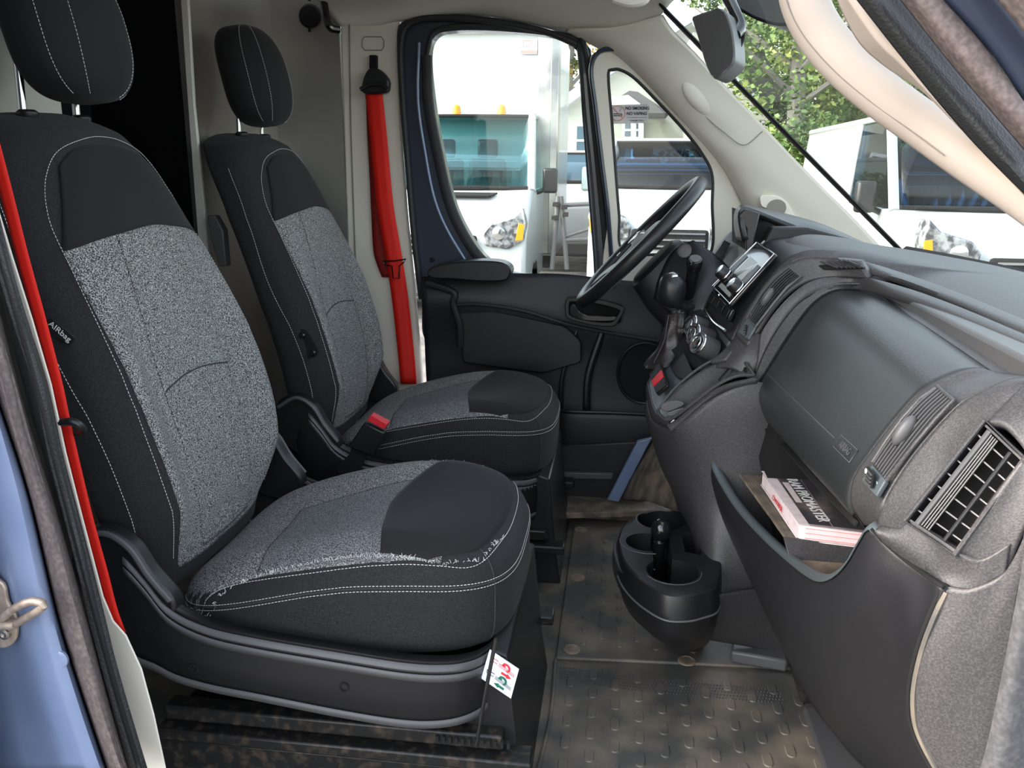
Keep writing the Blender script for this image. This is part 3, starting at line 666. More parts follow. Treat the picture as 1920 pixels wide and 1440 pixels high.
    for i in range(len(rows)-1):
        for j in range(n): F.append((i*n+j, i*n+(j+1) % n, (i+1)*n+(j+1) % n, (i+1)*n+j))
    F.append(tuple(range(n))); F.append(tuple((len(rows)-1)*n+k for k in range(n)))
    back = recalc(mesh('backrest', V, F, M['cloth_twill'], root))
    def bpatch(nm, lo, hi, m, off, n=40, k=60):
        """lo/hi: curves of (yf, z)"""
        A = crv([(a, b, 0) for a, b in lo], n); Bc = crv([(a, b, 0) for a, b in hi], n)
        rows = [[bfront(*(A[j].lerp(Bc[j], i/k)).xy, off) for j in range(n)] for i in range(k+1)]
        return grid(nm, rows, m, back, thick=.003)
    E = .865
    bpatch('fabric_insert', [(-.80, .39), (-.4, .385), (0, .385), (.4, .385), (.80, .39)], [(-E, .955), (-.5, .972), (0, .982), (.5, .972), (E, .955)], M['cloth_grey'], .0018, 60, 80)
    bpatch('fabric_insert', [(-.44, .40), (0, .395), (.44, .40)], [(-.44, .968), (0, .978), (.44, .968)], M['cloth_grey'], .0042, 30, 70)
    bpatch('upper_panel', [(-E, .950), (-.5, .967), (0, .977), (.5, .967), (E, .950)], [(-.66, 1.082), (-.45, 1.108), (0, 1.118), (.45, 1.108), (.66, 1.082)], M['cloth_black'], .0040, 50, 24)
    arc = [(-E, .42), (-E-.01, .6), (-E-.01, .8), (-E-.005, .95), (-.86, 1.01), (-.78, 1.065), (-.62, 1.105), (-.3, 1.125), (0, 1.13), (.3, 1.125), (.62, 1.105), (.78, 1.065), (.86, 1.01), (E+.005, .95), (E+.01, .8), (E+.01, .6), (E, .42)]
    pts = [bfront(p.x, p.y, .0045) for p in crv([(a, b, 0) for a, b in arc], 200)]; stp(back, pts)
    for s in (-1, 1):
        pts = [bfront(s*(.9975-.0*k), z, .0) for k, z in [(0, .42+(1.08-.42)*i/60) for i in range(61)]]
        stp(back, [p+Vector((.002-.02*math.exp(-((p.z-.8)/.12)**2), s*.0015, 0)) for p in pts])
    cr_ = MB(); cr_.tube([bfront(-.44+.88*i/20, .70+.012*sin(pi*i/20), .0046) for i in range(21)], .0016, 6)
    cr_.build('seam', M['thread_dark'], back, smooth=False)
    if passenger:
        # airbag tag sewn in the outboard seam
        a, b = P(93, 597, Y=yc-.268), P(140, 637, Y=yc-.268); d = (b-a).normalized(); nn = Vector((0, -1, 0)); u = d.cross(nn).normalized()
        tg = MB().box((a+b)/2+u*.006, ((b-a).length, .002, .018), Matrix((d, nn, u)).transposed() if d.cross(nn).dot(u) > 0 else None).build('airbag_tag', M['ink_black'], back, .0005)
        text('lettering', 'AIRbag', .013, (a+b)/2+u*.005+nn*.0016, d, -u if u.z < 0 else u, M['ink_white'], tg, .0003, wscale=1.1)
    else:
        # bolt plate where an armrest was taken off
        cpt = P(572, 645, Y=yc-.262)
        hb = MB(); rr = crv([cpt+Vector((a, 0, b)) for a, b in ((-.030, .030), (0, .038), (.018, .015), (.034, -.02), (.01, -.038), (-.022, -.028), (-.036, 0))], 40, True)
        hp = hb.prism(rr, (0, .006, 0)).build('armrest_mount', M['gap'], back, .001)
        for dx, dz in ((-.006, .022), (.020, -.022)):
            lathe('bolt', [(.0085, 0), (.0085, .004), (.005, .007), (0, .0072)], M['gloss_black'], hp, cpt+Vector((dx, 0, dz)), (0, -1, 0), 16)
    # ---- headrest
    hc = Vector((-.970 if passenger else -.985, yc+(.016 if passenger else .0), 1.315)); tl = radians(12)
    def hpt(a, th, k=1):
        c = spow(cos(th), 2/3.0); y = .134*c*spow(sin(a), 2/2.7)*k; x = .062*c*spow(cos(a), 2/2.4)*k; z = .128*spow(sin(th), 2/2.8)*k
        y *= 1-.10*max(0, z/.13)**2; x += .018*(1-(y/.134)**2)*(1 if x > 0 else 0)
        x -= .012*(abs(z)/.128)**2
        return hc+Vector((x*cos(tl)-z*sin(tl), y, x*sin(tl)*0+z*cos(tl)+x*.12))
    rows = [[hpt(2*pi*j/72, -pi/2+pi*i/40) for j in range(72)] for i in range(41)]
    hr = recalc(grid('headrest', rows, M['cloth_black'], root, cu_=True))
    for aa in (.50, 1.08):
        for s in (-1, 1):
            stp(hr, [hpt(s*aa, -1.15+2.3*i/50, 1.004) for i in range(51)])
    for s in (-1, 1):
        y = s*.072
        tube('headrest_post', [(-1.008, yc+y, 1.12), (-1.003, yc+y, 1.26)], .0065, M['chrome'], root, 14)
        lathe('post_guide', [(.015, 0), (.017, .004), (.017, .010), (.012, .014)], M['plastic_smooth'], root, (-.998, yc+y, 1.158), (0, 0, 1), 24)
    # ---- side shields, base, rails
    for s in (-1, 1):
        def S(x, y, z): return Vector((x, yc+s*y, z))
        T = [(-.835, .270, .44, .30), (-.80, .288, .497, .285), (-.765, .292, .475, .272), (-.736, .292, .440, .262), (-.70, .292, .392, .245), (-.64, .292, .364, .232), (-.556, .292, .350, .222), (-.42, .291, .336, .205), (-.31, .288, .325, .195), (-.245, .270, .316, .190), (-.205, .238, .309, .188), (-.182, .19, .305, .188), (-.172, .12, .303, .188), (-.170, .06, .303, .188)]
        top = crv([S(a, b, c) for a, b, c, d in T], 70); bot = crv([S(a, b-.008, d) for a, b, c, d in T], 70)
        mid = crv([S(a, b+.006, c*.52+d*.48) for a, b, c, d in T], 70); lipi = [p+Vector((0, -s*.016, .002)) for p in top]
        m2 = crv([S(a, b+.002, c*.25+d*.75) for a, b, c, d in T], 70)
        sh = grid('side_shield', [lipi, top, mid, m2, bot, [p+Vector((0, -s*.02, -.004)) for p in bot]], M['plastic_smooth'], root, thick=.003, flip=None, ang=50); recalc(sh)
        A = [p+Vector((0, s*.0015, -.004)) for p in top[8:]]; A2 = [p+Vector((0, s*.004, -.014)) for p in top[8:]]; A3 = [p+Vector((0, s*.0015, -.019)) for p in top[8:]]
        grid('bevel_highlight', [A, A2, A3], M['plastic_grey'], sh, thick=.002, flip=None)  # lighter grey ribs paint the bevel highlights of the black shield
        A4 = [p+Vector((0, s*.0035, -.021)) for p in top[8:]]; A5 = [p+Vector((0, s*.0035, -.034)) for p in top[8:]]
        grid('bevel_highlight', [A4, A5], M['plastic_grey'], sh, thick=.002, flip=None)
        Bq = [p+Vector((0, s*.008, .020)) for p in bot]; B2 = [p+Vector((0, s*.009, .007)) for p in bot]
        grid('bevel_highlight', [Bq, B2], M['plastic_grey'], sh, thick=.002, flip=None)  # lower bevel highlight, likewise put into the colour
        for hx, hz in ((-.735, .352), (-.665, .283), (-.41, .272)):
            lathe('screw_hole', [(.0085, -.004), (.0085, .0012), (.006, .0012), (.006, -.002), (0, -.002)], M['gap'], sh, S(hx, .2975, hz), (0, s, 0), 20)
        # recliner cover
        pr = [(-.865, .46), (-.845, .505), (-.80, .520), (-.755, .497), (-.725, .448), (-.69, .40), (-.70, .362), (-.75, .345), (-.815, .365), (-.855, .41)]
        rc = prism('recliner_cover', crv([S(a, .262, b) for a, b in pr], 60, True), (0, s*.032, 0), M['plastic_smooth'], root, .006)
        tube('cover_rim', [S(a, .296, b) for a, b in [(-.85, .487), (-.80, .514), (-.757, .492), (-.728, .444), (-.695, .402)]], .005, M['plastic_grey'], rc, 8, n=30)
        # slide rail
        rl = box('slide_rail', (-.46, yc+s*.225, .150), (.60, .036, .028), M['metal_black'], root, .004)
        box('rail_channel', (-.44, yc+s*.235, .118), (.66, .05, .022), M['metal_black'], rl, .004)
        for q in range(12):
            box('lock_tooth', (-.27+.011*q, yc+s*.246, .152), (.005, .006, .012), M['gap'], rl)
    ped = MB(); ped.box((-.50, yc, .054), (.56, .50, .106)); ped.build('pedestal', M['metal_black'], root, .008)
    # front leg of the pedestal and its slanted face
    q = [(-.235, .0), (-.12, .0), (-.135, .10), (-.155, .30), (-.185, .31), (-.235, .14)]
    fb = prism('front_bracket', [(x, yc-.215, z) for x, z in q], (0, .43, 0), M['plastic_smooth'], root, .004)
    tube('adjust_bar', [P(930, 1198, Y=1.14+yc-1.42), P(912, 1290, Y=1.14+yc-1.42), P(893, 1400, Y=1.14+yc-1.42)], .0032, M['gloss_black'], root, 8, n=10)
    return root, ctop, bfront
pseat, pct, pbf = make_seat('passenger_seat', 1.42, 'black and grey cloth bucket seat nearest the open door, with a frayed seat cushion', True)
dseat, dct, dbf = make_seat('driver_seat', 2.24, 'black and grey cloth bucket seat behind the steering wheel, beside the red far seat belt', False)
# instruction label on the passenger seat bracket
lab = [P(918, 1218, Y=1.19), P(973, 1255, Y=1.19), P(958, 1310, Y=1.19), P(902, 1272, Y=1.19)]
lb = prism('instruction_label', lab, (0, .0015, 0), M['label_white'], pseat, 0); lb['label'] = 'white label with red and green arrows'
def labpt(u, v): return lab[0].lerp(lab[1], u).lerp(lab[3].lerp(lab[2], u), v)+Vector((0, -.0012, 0))
xd = lab[1]-lab[0]; yd = lab[0]-lab[3]
for v, c in ((.22, 'red'), (.66, 'ink_green')):
    a = [labpt(.62+.11*cos(t), v-.02+.10*sin(t)) for t in [(-2.4+3.6*i/14) for i in range(15)]]
    mb = MB().tube(a, .0016, 6); t = labpt(.62+.11*cos(1.2)-.03, v+.10)
    mb.prism([labpt(.53, v-.14), labpt(.47, v-.02), labpt(.60, v-.02)], (0, -.001, 0))
    s_ = 1 if c == 'red' else -1
    mb.prism([labpt(.62+s_*.22, v+.2), labpt(.62+s_*.08, v+.13), labpt(.62+s_*.08, v+.17), labpt(.62-s_*.1, v+.17), labpt(.62-s_*.1, v+.23), labpt(.62+s_*.08, v+.23), labpt(.62+s_*.08, v+.27)], (0, -.001, 0))
    mb.build('printed_arrow', M[c], lb, smooth=False)
    mb = MB(); q = [labpt(.10, v-.06), labpt(.33, v-.06), labpt(.33, v+.04), labpt(.10, v+.04), labpt(.10, v-.06)]; mb.tube(q, .0005, 4)
    for k in range(3): mb.tube([labpt(.38, v-.02+.04*k), labpt(.92, v+.02+.04*k)], .0003, 4)
    mb.build('printed_drawing', M['ink_black'] if c != 'red' else M['red'], lb, smooth=False)
# buckle on the driver seat
bu = prism('belt_buckle', [P(683, 792, Y=1.905), P(722, 812, Y=1.905), P(700, 858, Y=1.905), P(652, 838, Y=1.905)], (0, .024, 0), M['plastic_smooth'], dseat, .004)
rb = prism('release_button', [P(695, 778, Y=1.903), P(727, 795, Y=1.903), P(720, 806, Y=1.903), P(688, 789, Y=1.903)], (0, .028, 0), M['red'], bu, .002); rb['label'] = 'red button'
tube('buckle_strap', LL('676,840,1.92 668,862,1.92 640,890,1.93'), 0, M['cloth_black'], bu, 8, flat=(.022, .0015, (0, 1, 0)))
# ---------------- dashboard ----------------
da = empty('dashboard', (.5, 1.8, 0), 'grey-black moulded dashboard across the right of the cab', 'dashboard')
def vent_strip(nm, Lc, Rc, nsl, mslat, mback, par, bulge=0, r=.0016, depth=.012, thumb=None, n=30, wide=.006):
    """bank of long slats between two side curves"""
    A = crv(Lc, n); B = crv(Rc, n); c = A[n//2]; nrm = ((A[-1]-A[0]).cross(B[0]-A[0])).normalized()
    if nrm.dot(CAM-c) < 0: nrm = -nrm
    root = grid(nm, [[a-nrm*depth for a in A], [b-nrm*depth for b in B]], mback, par, thick=.002, flip=None)
    wl = (B[0]-A[0]).normalized()
    for k in range(nsl):
        t = (k+.5)/nsl; pts = [a.lerp(b, t) for a, b in zip(A, B)]
        V, F = [], []
        rows = [[p-nrm*wide*.2+wl*r for p in pts], [p+nrm*.001+wl*.0002 for p in pts], [p-nrm*wide-wl*r*1.2 for p in pts]]
        grid('slat', rows, mslat, root, thick=.001, flip=None)
    if thumb:
        t = thumb; p = A[int(n*t)].lerp(B[int(n*t)], .5); d = (A[int(n*t)+1]-A[int(n*t)]).normalized()
        V = []; rows = []
        for i in range(9):
            th = -pi/2+pi*i/8; rows.append([p+nrm*.004+d*(.022*cos(th)*cos(a))+wl*(.009*cos(th)*sin(a))+nrm*.010*sin(th) for a in [2*pi*j/20 for j in range(20)]])
        recalc(grid('vent_slider', rows, M['plastic_grey'], root, cu_=True))
    return root, nrm, wl
# top deck behind the ribs
dk = loft('top_pad', [
    [(.485, .905, .80), (.50, .905, .840), (.56, .905, .862), (.66, .905, .868), (.80, .905, .85), (.86, .905, .80)],
    [(.468, 1.09, .82), (.474, 1.09, .838), (.53, 1.09, .852), (.66, 1.09, .870), (.84, 1.09, .85), (.90, 1.09, .80)],
    [(.474, 1.42, .82), (.480, 1.42, .842), (.53, 1.42, .856), (.68, 1.42, .880), (.88, 1.42, .862), (.94, 1.42, .80)],
    [(.482, 1.74, .82), (.488, 1.74, .848), (.53, 1.74, .862), (.68, 1.74, .885), (.90, 1.74, .865), (.96, 1.74, .80)],
    [(.36, 1.79, .86), (.40, 1.79, .890), (.48, 1.79, .905), (.66, 1.79, .893), (.90, 1.79, .867), (.96, 1.79, .80)],
    [(.34, 1.84, .86), (.40, 1.84, .915), (.48, 1.84, .925), (.66, 1.84, .898), (.90, 1.84, .868), (.96, 1.84, .80)],
    [(.32, 1.98, .86), (.39, 1.98, .935), (.49, 1.98, .940), (.66, 1.98, .905), (.90, 1.98, .868), (.96, 1.98, .80)],
    [(.34, 2.10, .82), (.40, 2.10, .900), (.50, 2.10, .925), (.66, 2.10, .905), (.88, 2.10, .868), (.94, 2.10, .80)],
    [(.36, 2.40, .80), (.42, 2.40, .880), (.50, 2.40, .905), (.66, 2.40, .895), (.84, 2.40, .862), (.90, 2.40, .80)],
    [(.36, 2.62, .78), (.40, 2.62, .850), (.48, 2.62, .870), (.62, 2.62, .870), (.78, 2.62, .850), (.84, 2.62, .80)]], 50, 90, M['plastic'], da, .01, ang=60)
# ribs sweeping over the top from the left vent column towards the near end
def LM(yy, zz): return LL(yy)+[P(*map(float, a.split(',')[:2]), Z=float(a.split(',')[2])) for a in zz.split()]
ra1 = LM('1398,612,1.80 1402,585,1.80 1425,545,1.80 1458,508,1.80 1490,486,1.80 1520,478,1.80 1560,478,1.80 1620,490,1.76', '1700,514,.884 1800,550,.876 1930,604,.872')
rb1 = LM('1405,604,1.79 1412,584,1.79 1434,552,1.79 1468,516,1.79 1498,496,1.79 1526,489,1.79 1568,490,1.78 1625,502,1.74', '1700,526,.884 1800,564,.877 1930,620,.873')
loft('top_rib', [[p+Vector((.004, 0, -.012)) for p in ra1], ra1, [a.lerp(b, .5)+Vector((0, 0, .002)) for a, b in zip(ra1, rb1)], rb1, [p+Vector((-.004, 0, -.010)) for p in rb1]], 70, 12, M['plastic'], da, .004, ang=60)
ra2 = LM('1424,625,1.755 1448,590,1.755 1480,555,1.755 1515,530,1.755 1560,518,1.755 1612,518,1.73', '1700,540,.878 1800,576,.873 1930,632,.870')
rb2 = LM('1418,690,1.74 1440,640,1.742 1475,585,1.745 1512,548,1.745 1560,531,1.745 1615,531,1.72', '1700,553,.874 1800,592,.870 1930,648,.868')
loft('top_rib', [[p+Vector((.003, 0, -.010)) for p in ra2], ra2, [a.lerp(b, .5)+Vector((0, 0, .003)) for a, b in zip(ra2, rb2)], rb2, [p+Vector((-.001, 0, -.014)) for p in rb2]], 70, 12, M['plastic'], da, .004, ang=60)
# column of the left passenger vent
cv_ = loft('vent_column', [LL('1378,628,1.80 1392,596,1.80 1425,545,1.80 1462,505,1.80 1500,486,1.79 1545,484,1.77 1610,492,1.72'),
     LL('1400,650,1.765 1420,622,1.765 1448,580,1.765 1482,545,1.765 1520,526,1.765 1570,520,1.75 1630,522,1.71')], 50, 10, M['plastic'], da, .02)
vs, nn_, wl_ = vent_strip('vent_grille', LL('1480,503,1.797 1455,524,1.797 1431,553,1.797 1405,597,1.797'), LL('1502,521,1.768 1478,541,1.768 1452,572,1.768 1420,612,1.768'), 7, M['plastic_grey'], M['gap'], da, thumb=.55, r=.0005, wide=.004)
vs.location = vs.location+nn_*.006
lo = MB(); lo.tube([p+nn_*.006 for p in LL('1480,501,1.800 1504,521,1.766 1478,541,1.764 1452,572,1.764 1420,614,1.764 1403,598,1.799 1431,551,1.800 1455,522,1.800')], .003, 8, True); lo.build('vent_bezel', M['plastic_grey'], da)
tp = prism('thumbwheel_panel', LL('1404,600,1.793 1421,614,1.763 1406,640,1.763 1386,626,1.793'), (-.004, -.002, .004), M['plastic_teal'], da, .002)
def ridgewheel(nm, c, ax, up, w, h, par):
    r = box(nm, c, (.003, w, h), M['gap'], par, .0008)
    for k in range(4): box('ridge', Vector(c)+Vector((-.002, 0, h*(-.36+.24*k))), (.003, w*.85, h*.10), M['plastic_grey'], r)
ridgewheel('thumbwheel', P(1403, 620, Y=1.776)+Vector((-.005, 0, .001)), None, None, .012, .022, tp)
# defroster slots near the windshield
for A, B, Yv in (('1521,492,1.79 1560,489,1.77 1612,500,1.70', '1545,508,1.76 1590,508,1.73 1622,508,1.69', 0),):
    a = crv(LL(A), 20); b = crv(LL(B), 20); up = Vector((-.002, -.001, .006))
    g = grid('defroster_vent', [[p+up*.6 for p in a], [p+up*.6 for p in b]], M['gap'], da, thick=.002)
    for k in range(7):
        i0 = 1+int(k*2.2); tube('slat', [a[i0]+up, a[i0].lerp(b[min(19, i0+5)], 1)+up], .0022, M['plastic'], g, 6)
# airbag cover: barrel-shaped door
cA = LL('1640,543,1.74 1602,543,1.74 1562,546,1.74 1524,570,1.74 1482,625,1.74 1442,688,1.74 1418,728,1.74 1421,760,1.74 1432,785,1.74')
cM = LL('1745,605,1.40 1712,608,1.40 1672,618,1.40 1630,650,1.40 1582,712,1.40 1540,775,1.40 1505,828,1.40 1503,858,1.40 1512,880,1.40')
cB = LL('1860,696,1.08 1838,693,1.08 1795,700,1.08 1735,730,1.08 1688,778,1.08 1638,842,1.08 1600,900,1.08 1590,945,1.08 1598,968,1.08')
def midc(f): return [a.lerp(b, f)+(Vector((-.012, 0, .006)) if 0 else Vector((0, 0, 0))) for a, b in zip(cA, cB)]
ac = loft('airbag_cover', [midc(0), midc(.33), midc(.66), midc(1)], 60, 40, M['plastic_cover'], da, .012, ang=60)
ac['label'] = 'smooth curved airbag cover'
CA, CB = crv(cA, 60), crv(cB, 60)
tube('cover_gap', CA, .0022, M['gap'], ac, 8)
gapo = [p+Vector((-.004, .010, .0)) for p in CA]
loft('cover_surround', [[p+Vector((.004, .004, -.002)) for p in CA], [p+Vector((-.004, .018, .003)) for p in CA], [p+Vector((.006, .034, .0)) for p in CA]], 60, 8, M['plastic'], da, .006, ang=60)
loft('cover_surround', [LL('1408,712,1.748 1438,642,1.745 1474,587,1.747 1511,550,1.747 1560,533,1.745 1615,533,1.722'), LL('1413,722,1.744 1441,665,1.744 1479,605,1.745 1518,560,1.745 1562,540,1.745 1610,538,1.735'), LL('1417,730,1.743 1441,690,1.743 1481,626,1.743 1523,571,1.743 1562,547,1.743 1602,544,1.742')], 50, 8, M['plastic'], da, .004, ang=60)
# moulded line with the small framed word
def cov(t, f, off=.0012):
    i = int(t*59); p = CA[i].lerp(CB[i], f); i2 = min(59, i+1)
    n = ((CA[i2]-CA[i]).cross(CB[i]-CA[i])).normalized(); n = n if n.dot(CAM-p) > 0 else -n
    return p+n*off, n
tl_ = [cov(.735, .05+.02*k)[0] for k in range(39)]
tube('moulded_line', [cov(.735, .04)[0], cov(.735, .80)[0]], .0011, M['plastic_grey'], ac, 6)
p0, n0 = cov(.735, .885, .0014); xd = (CB[43]-CA[43]).normalized(); yd = n0.cross(xd); yd = yd if yd.z > 0 else -yd
hw, hh = .040, .010; tube('word_frame', [p0-xd*hw-yd*hh, p0+xd*hw-yd*hh, p0+xd*hw+yd*hh, p0-xd*hw+yd*hh], .0008, M['plastic_grey'], ac, 6, closed=True)
text('lettering', 'AIRBAG', .015, p0+n0*.0006, xd, yd, M['plastic_grey'], ac, .0003, wscale=.92)
# raised pad on the top right
sp_ = [Vector((x, y, .868)) for x, y in ((.512, 1.665), (.497, 1.30), (.484, .99), (.60, .99), (.60, 1.45), (.56, 1.62))]
MB().prism([p-Vector((0, 0, .04)) for p in sp_], (0, 0, .04)).build('top_tray_lid', M['plastic_grey'], da, .006)
# hood over the instruments
hd = loft('cluster_hood', [LL('1392,452,2.03 1386,425,2.03 1384,402,2.04 1394,388,2.06 1420,395,2.08 1460,412,2.10 1520,436,2.10 1580,462,2.08'),
    LL('1382,450,2.22 1378,420,2.22 1378,396,2.22 1390,383,2.22 1415,387,2.22 1470,400,2.22 1540,420,2.20 1620,455,2.16'),
    LL('1378,450,2.44 1374,425,2.46 1376,402,2.46 1386,390,2.46 1412,392,2.46 1470,402,2.44 1540,425,2.38 1620,460,2.3')], 40, 24, M['plastic_smooth'], da, .014, ang=60)
MB().prism([Vector((x, 2.05, z)) for x, z in ((.325, .80), (.335, .90), (.36, .955), (.44, .955), (.56, .925), (.62, .88), (.62, .78))], (0, .40, 0)).build('instrument_cluster', M['plastic_dark'], da, .004)
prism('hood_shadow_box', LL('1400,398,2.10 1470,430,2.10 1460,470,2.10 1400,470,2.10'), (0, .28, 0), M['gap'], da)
pl = prism('hood_cheek', LL('1384,405,2.035 1396,392,2.035 1425,400,2.035 1415,445,2.03 1412,480,2.03 1398,470,2.03 1400,430,2.035'), (0, .012, 0), M['plastic_smooth'], da, .003)
# driver side outer vent
ov = loft('outer_vent_housing', [LL('1335,478,2.50 1350,455,2.50 1368,436,2.50 1392,425,2.48'), LL('1345,510,2.42 1368,472,2.42 1390,452,2.42 1412,440,2.40'), LL('1352,545,2.36 1378,500,2.36 1402,472,2.36 1425,455,2.34')], 20, 16, M['plastic'], da, .012)
vent_strip('vent_grille', LL('1358,450,2.462 1348,466,2.462 1334,484,2.462'), LL('1370,456,2.43 1362,470,2.43 1350,492,2.43'), 6, M['plastic_grey'], M['gap'], da, r=.0008, wide=.003)
bz = loft('instrument_bezel', [LL('1345,540,2.30 1372,495,2.30 1405,462,2.30'), LL('1352,560,2.10 1385,505,2.10 1425,462,2.10')], 20, 8, M['plastic_dark'], da, .01)
# centre stack with the radio
csk = loft('centre_stack', [LL('1326,600,2.05 1345,560,2.05 1375,515,2.05 1410,475,2.05 1440,452,2.05 1470,446,2.04 1520,446,2.03'), LL('1352,622,1.90 1372,580,1.90 1400,545,1.90 1432,500,1.90 1462,470,1.90 1495,460,1.90 1540,460,1.90'), LL('1368,640,1.81 1390,600,1.81 1422,552,1.81 1452,512,1.81 1480,484,1.81 1510,474,1.81 1560,472,1.81')], 40, 20, M['plastic_dark'], da, .012)

# radio face plane, spanned by four measured corners
def quad(a, b, c, d):
    return lambda u, v, off=0: (a.lerp(b, u).lerp(d.lerp(c, u), v)) + Q_n(a, b, d)*off
def Q_n(a, b, d):
    n = (b-a).cross(d-a).normalized(); return n if n.dot(CAM-a) > 0 else -n
def qplate(nm, f, u0, v0, u1, v1, o0, o1, m, par, bev=.001):
    p = [f(u0, v0, o0), f(u1, v0, o0), f(u1, v1, o0), f(u0, v1, o0)]; n = f(0, 0, 1)-f(0, 0, 0)
    return MB().prism(p, n*(o1-o0)).build(nm, m, par, bev)
ra, rb_, rc_, rd_ = P(1428, 459, Y=2.0), P(1463, 484, Y=1.835), P(1376, 580, Y=1.835), P(1342, 545, Y=2.0)
RF = quad(ra, rb_, rc_, rd_)
rf = qplate('radio', RF, 0, 0, 1, 1, .004, .014, M['gloss_black'], da, .004); rf['label'] = 'glossy black radio with two knobs'
mbz = MB(); mbz.tube([RF(u, v, .015) for u, v in ((.02, .02), (.98, .02), (.98, .98), (.02, .98))], .0014, 8, True); mbz.build('chrome_bezel', M['chrome'], rf)
qplate('display', RF, .30, .26, .72, .62, .014, .0155, M['lcd'], rf)
qplate('button_bar', RF, .78, .28, .92, .62, .014, .0165, M['plastic_teal'], rf)
qplate('button_bar', RF, .08, .28, .22, .62, .014, .0165, M['plastic_teal'], rf)
for u, v in ((.12, .72), (.86, .74)):
    c = RF(u, v, .014); nn = (RF(0, 0, 1)-RF(0, 0, 0))
    k = lathe('radio_knob', [(.017, 0), (.0165, .020), (.0145, .023), (0, .0235)], M['plastic_smooth'], rf, c, nn, 28)
    lathe('knob_ring', [(.0175, .002), (.0182, .004), (.0175, .006)], M['chrome'], k, c, nn, 28)
    lathe('knob_cap', [(.0125, .0232), (.0125, .0245), (0, .0247)], M['chrome'], k, c, nn, 28)
qplate('card_slot', RF, .2, .84, .8, .92, .014, .0158, M['lcd'], rf)
tube('stack_trim', LL('1338,572,2.02 1352,548,2.02 1378,512,2.02 1405,480,2.02 1434,452,2.02'), .004, M['chrome'], da, 8, n=30)
# button row and pocket under the radio
ba, bb, bc, bd_ = P(1343, 548, Y=1.99), P(1382, 584, Y=1.84), P(1372, 605, Y=1.84), P(1334, 568, Y=1.99)
BF = quad(ba, bb, bc, bd_)
bp_ = qplate('button_panel', BF, 0, 0, 1, 1, .002, .012, M['gloss_black'], da, .002)
for k in range(4): qplate('button', BF, .05+.235*k, .12, .24+.235*k, .88, .012, .0145, M['plastic_smooth'], bp_)
ca, cb, cc, cdd = P(1335, 566, Y=1.99), P(1373, 605, Y=1.84), P(1366, 622, Y=1.84), P(1330, 582, Y=1.99)
CF = quad(ca, cb, cc, cdd)
cpk = qplate('card_pocket', CF, 0, 0, 1, 1, -.004, .006, M['gap'], da); tube('pocket_lip', [CF(-.02, .9, .010), CF(.5, 1.15, .012), CF(1.02, .9, .010)], .003, M['chrome'], cpk, 8, n=20)
loft('stack_chin', [LL('1326,590,2.03 1331,600,2.02 1345,616,1.95 1368,636,1.84'), LL('1328,612,2.01 1338,625,1.98 1350,634,1.92 1362,650,1.84')], 20, 8, M['plastic_teal'], da, .012)
# surface under the stack where the knobs sit
loft('stack_lower', [LL('1300,572,2.08 1330,590,2.03 1350,612,1.95 1375,632,1.84 1400,640,1.78'), LL('1275,600,2.06 1312,620,2.0 1340,640,1.93 1362,662,1.85 1385,672,1.78'), LL('1248,640,2.04 1262,660,1.98 1300,690,1.9 1335,705,1.82 1350,715,1.75')], 30, 20, M['plastic_dark'], da, .012)
# column between stack and vent (smooth side rail)
loft('side_rail', [LL('1330,680,1.80 1372,640,1.81 1400,590,1.81 1440,530,1.81 1470,492,1.81 1510,470,1.80 1570,470,1.78'), LL('1360,675,1.78 1386,640,1.795 1400,600,1.80 1432,546,1.80 1468,503,1.80 1505,484,1.79 1570,482,1.76')], 40, 6, M['plastic'], da, .012)
loft('side_rail', [LL('1335,690,1.80 1370,648,1.80 1384,628,1.80'), LL('1370,690,1.765 1402,652,1.765 1424,626,1.757'), LL('1405,712,1.745 1418,690,1.745 1430,655,1.745')], 20, 10, M['plastic'], da, .012)
# heater knobs
for (fx, fy, bx, by, Yk) in ((1291, 607, 1325, 622, 2.0), (1297, 625, 1332, 640, 1.94), (1306, 641, 1338, 660, 1.87)):
    a, b = P(fx, fy, Y=Yk), P(bx, by, Y=Yk)+Vector((.0, .02, 0)); ax = (a-b).normalized(); ln = (a-b).length
    k = lathe('heater_knob', [(.026, 0), (.026, ln*.6), (.024, ln*.9), (.022, ln)], M['plastic_grey'], da, b, ax, 32)
    lathe('knob_ring', [(.0255, ln*.86), (.0265, ln*.90), (.0255, ln*.94)], M['chrome'], k, b, ax, 32)
    lathe('knob_ring', [(.0225, ln*.97), (.0225, ln*1.02), (.019, ln*1.03), (.019, ln*.97)], M['chrome'], k, b, ax, 32)
    lathe('knob_cap', [(.018, ln), (.012, ln*1.04), (0, ln*1.05)], M['chrome'], k, b, ax, 32)
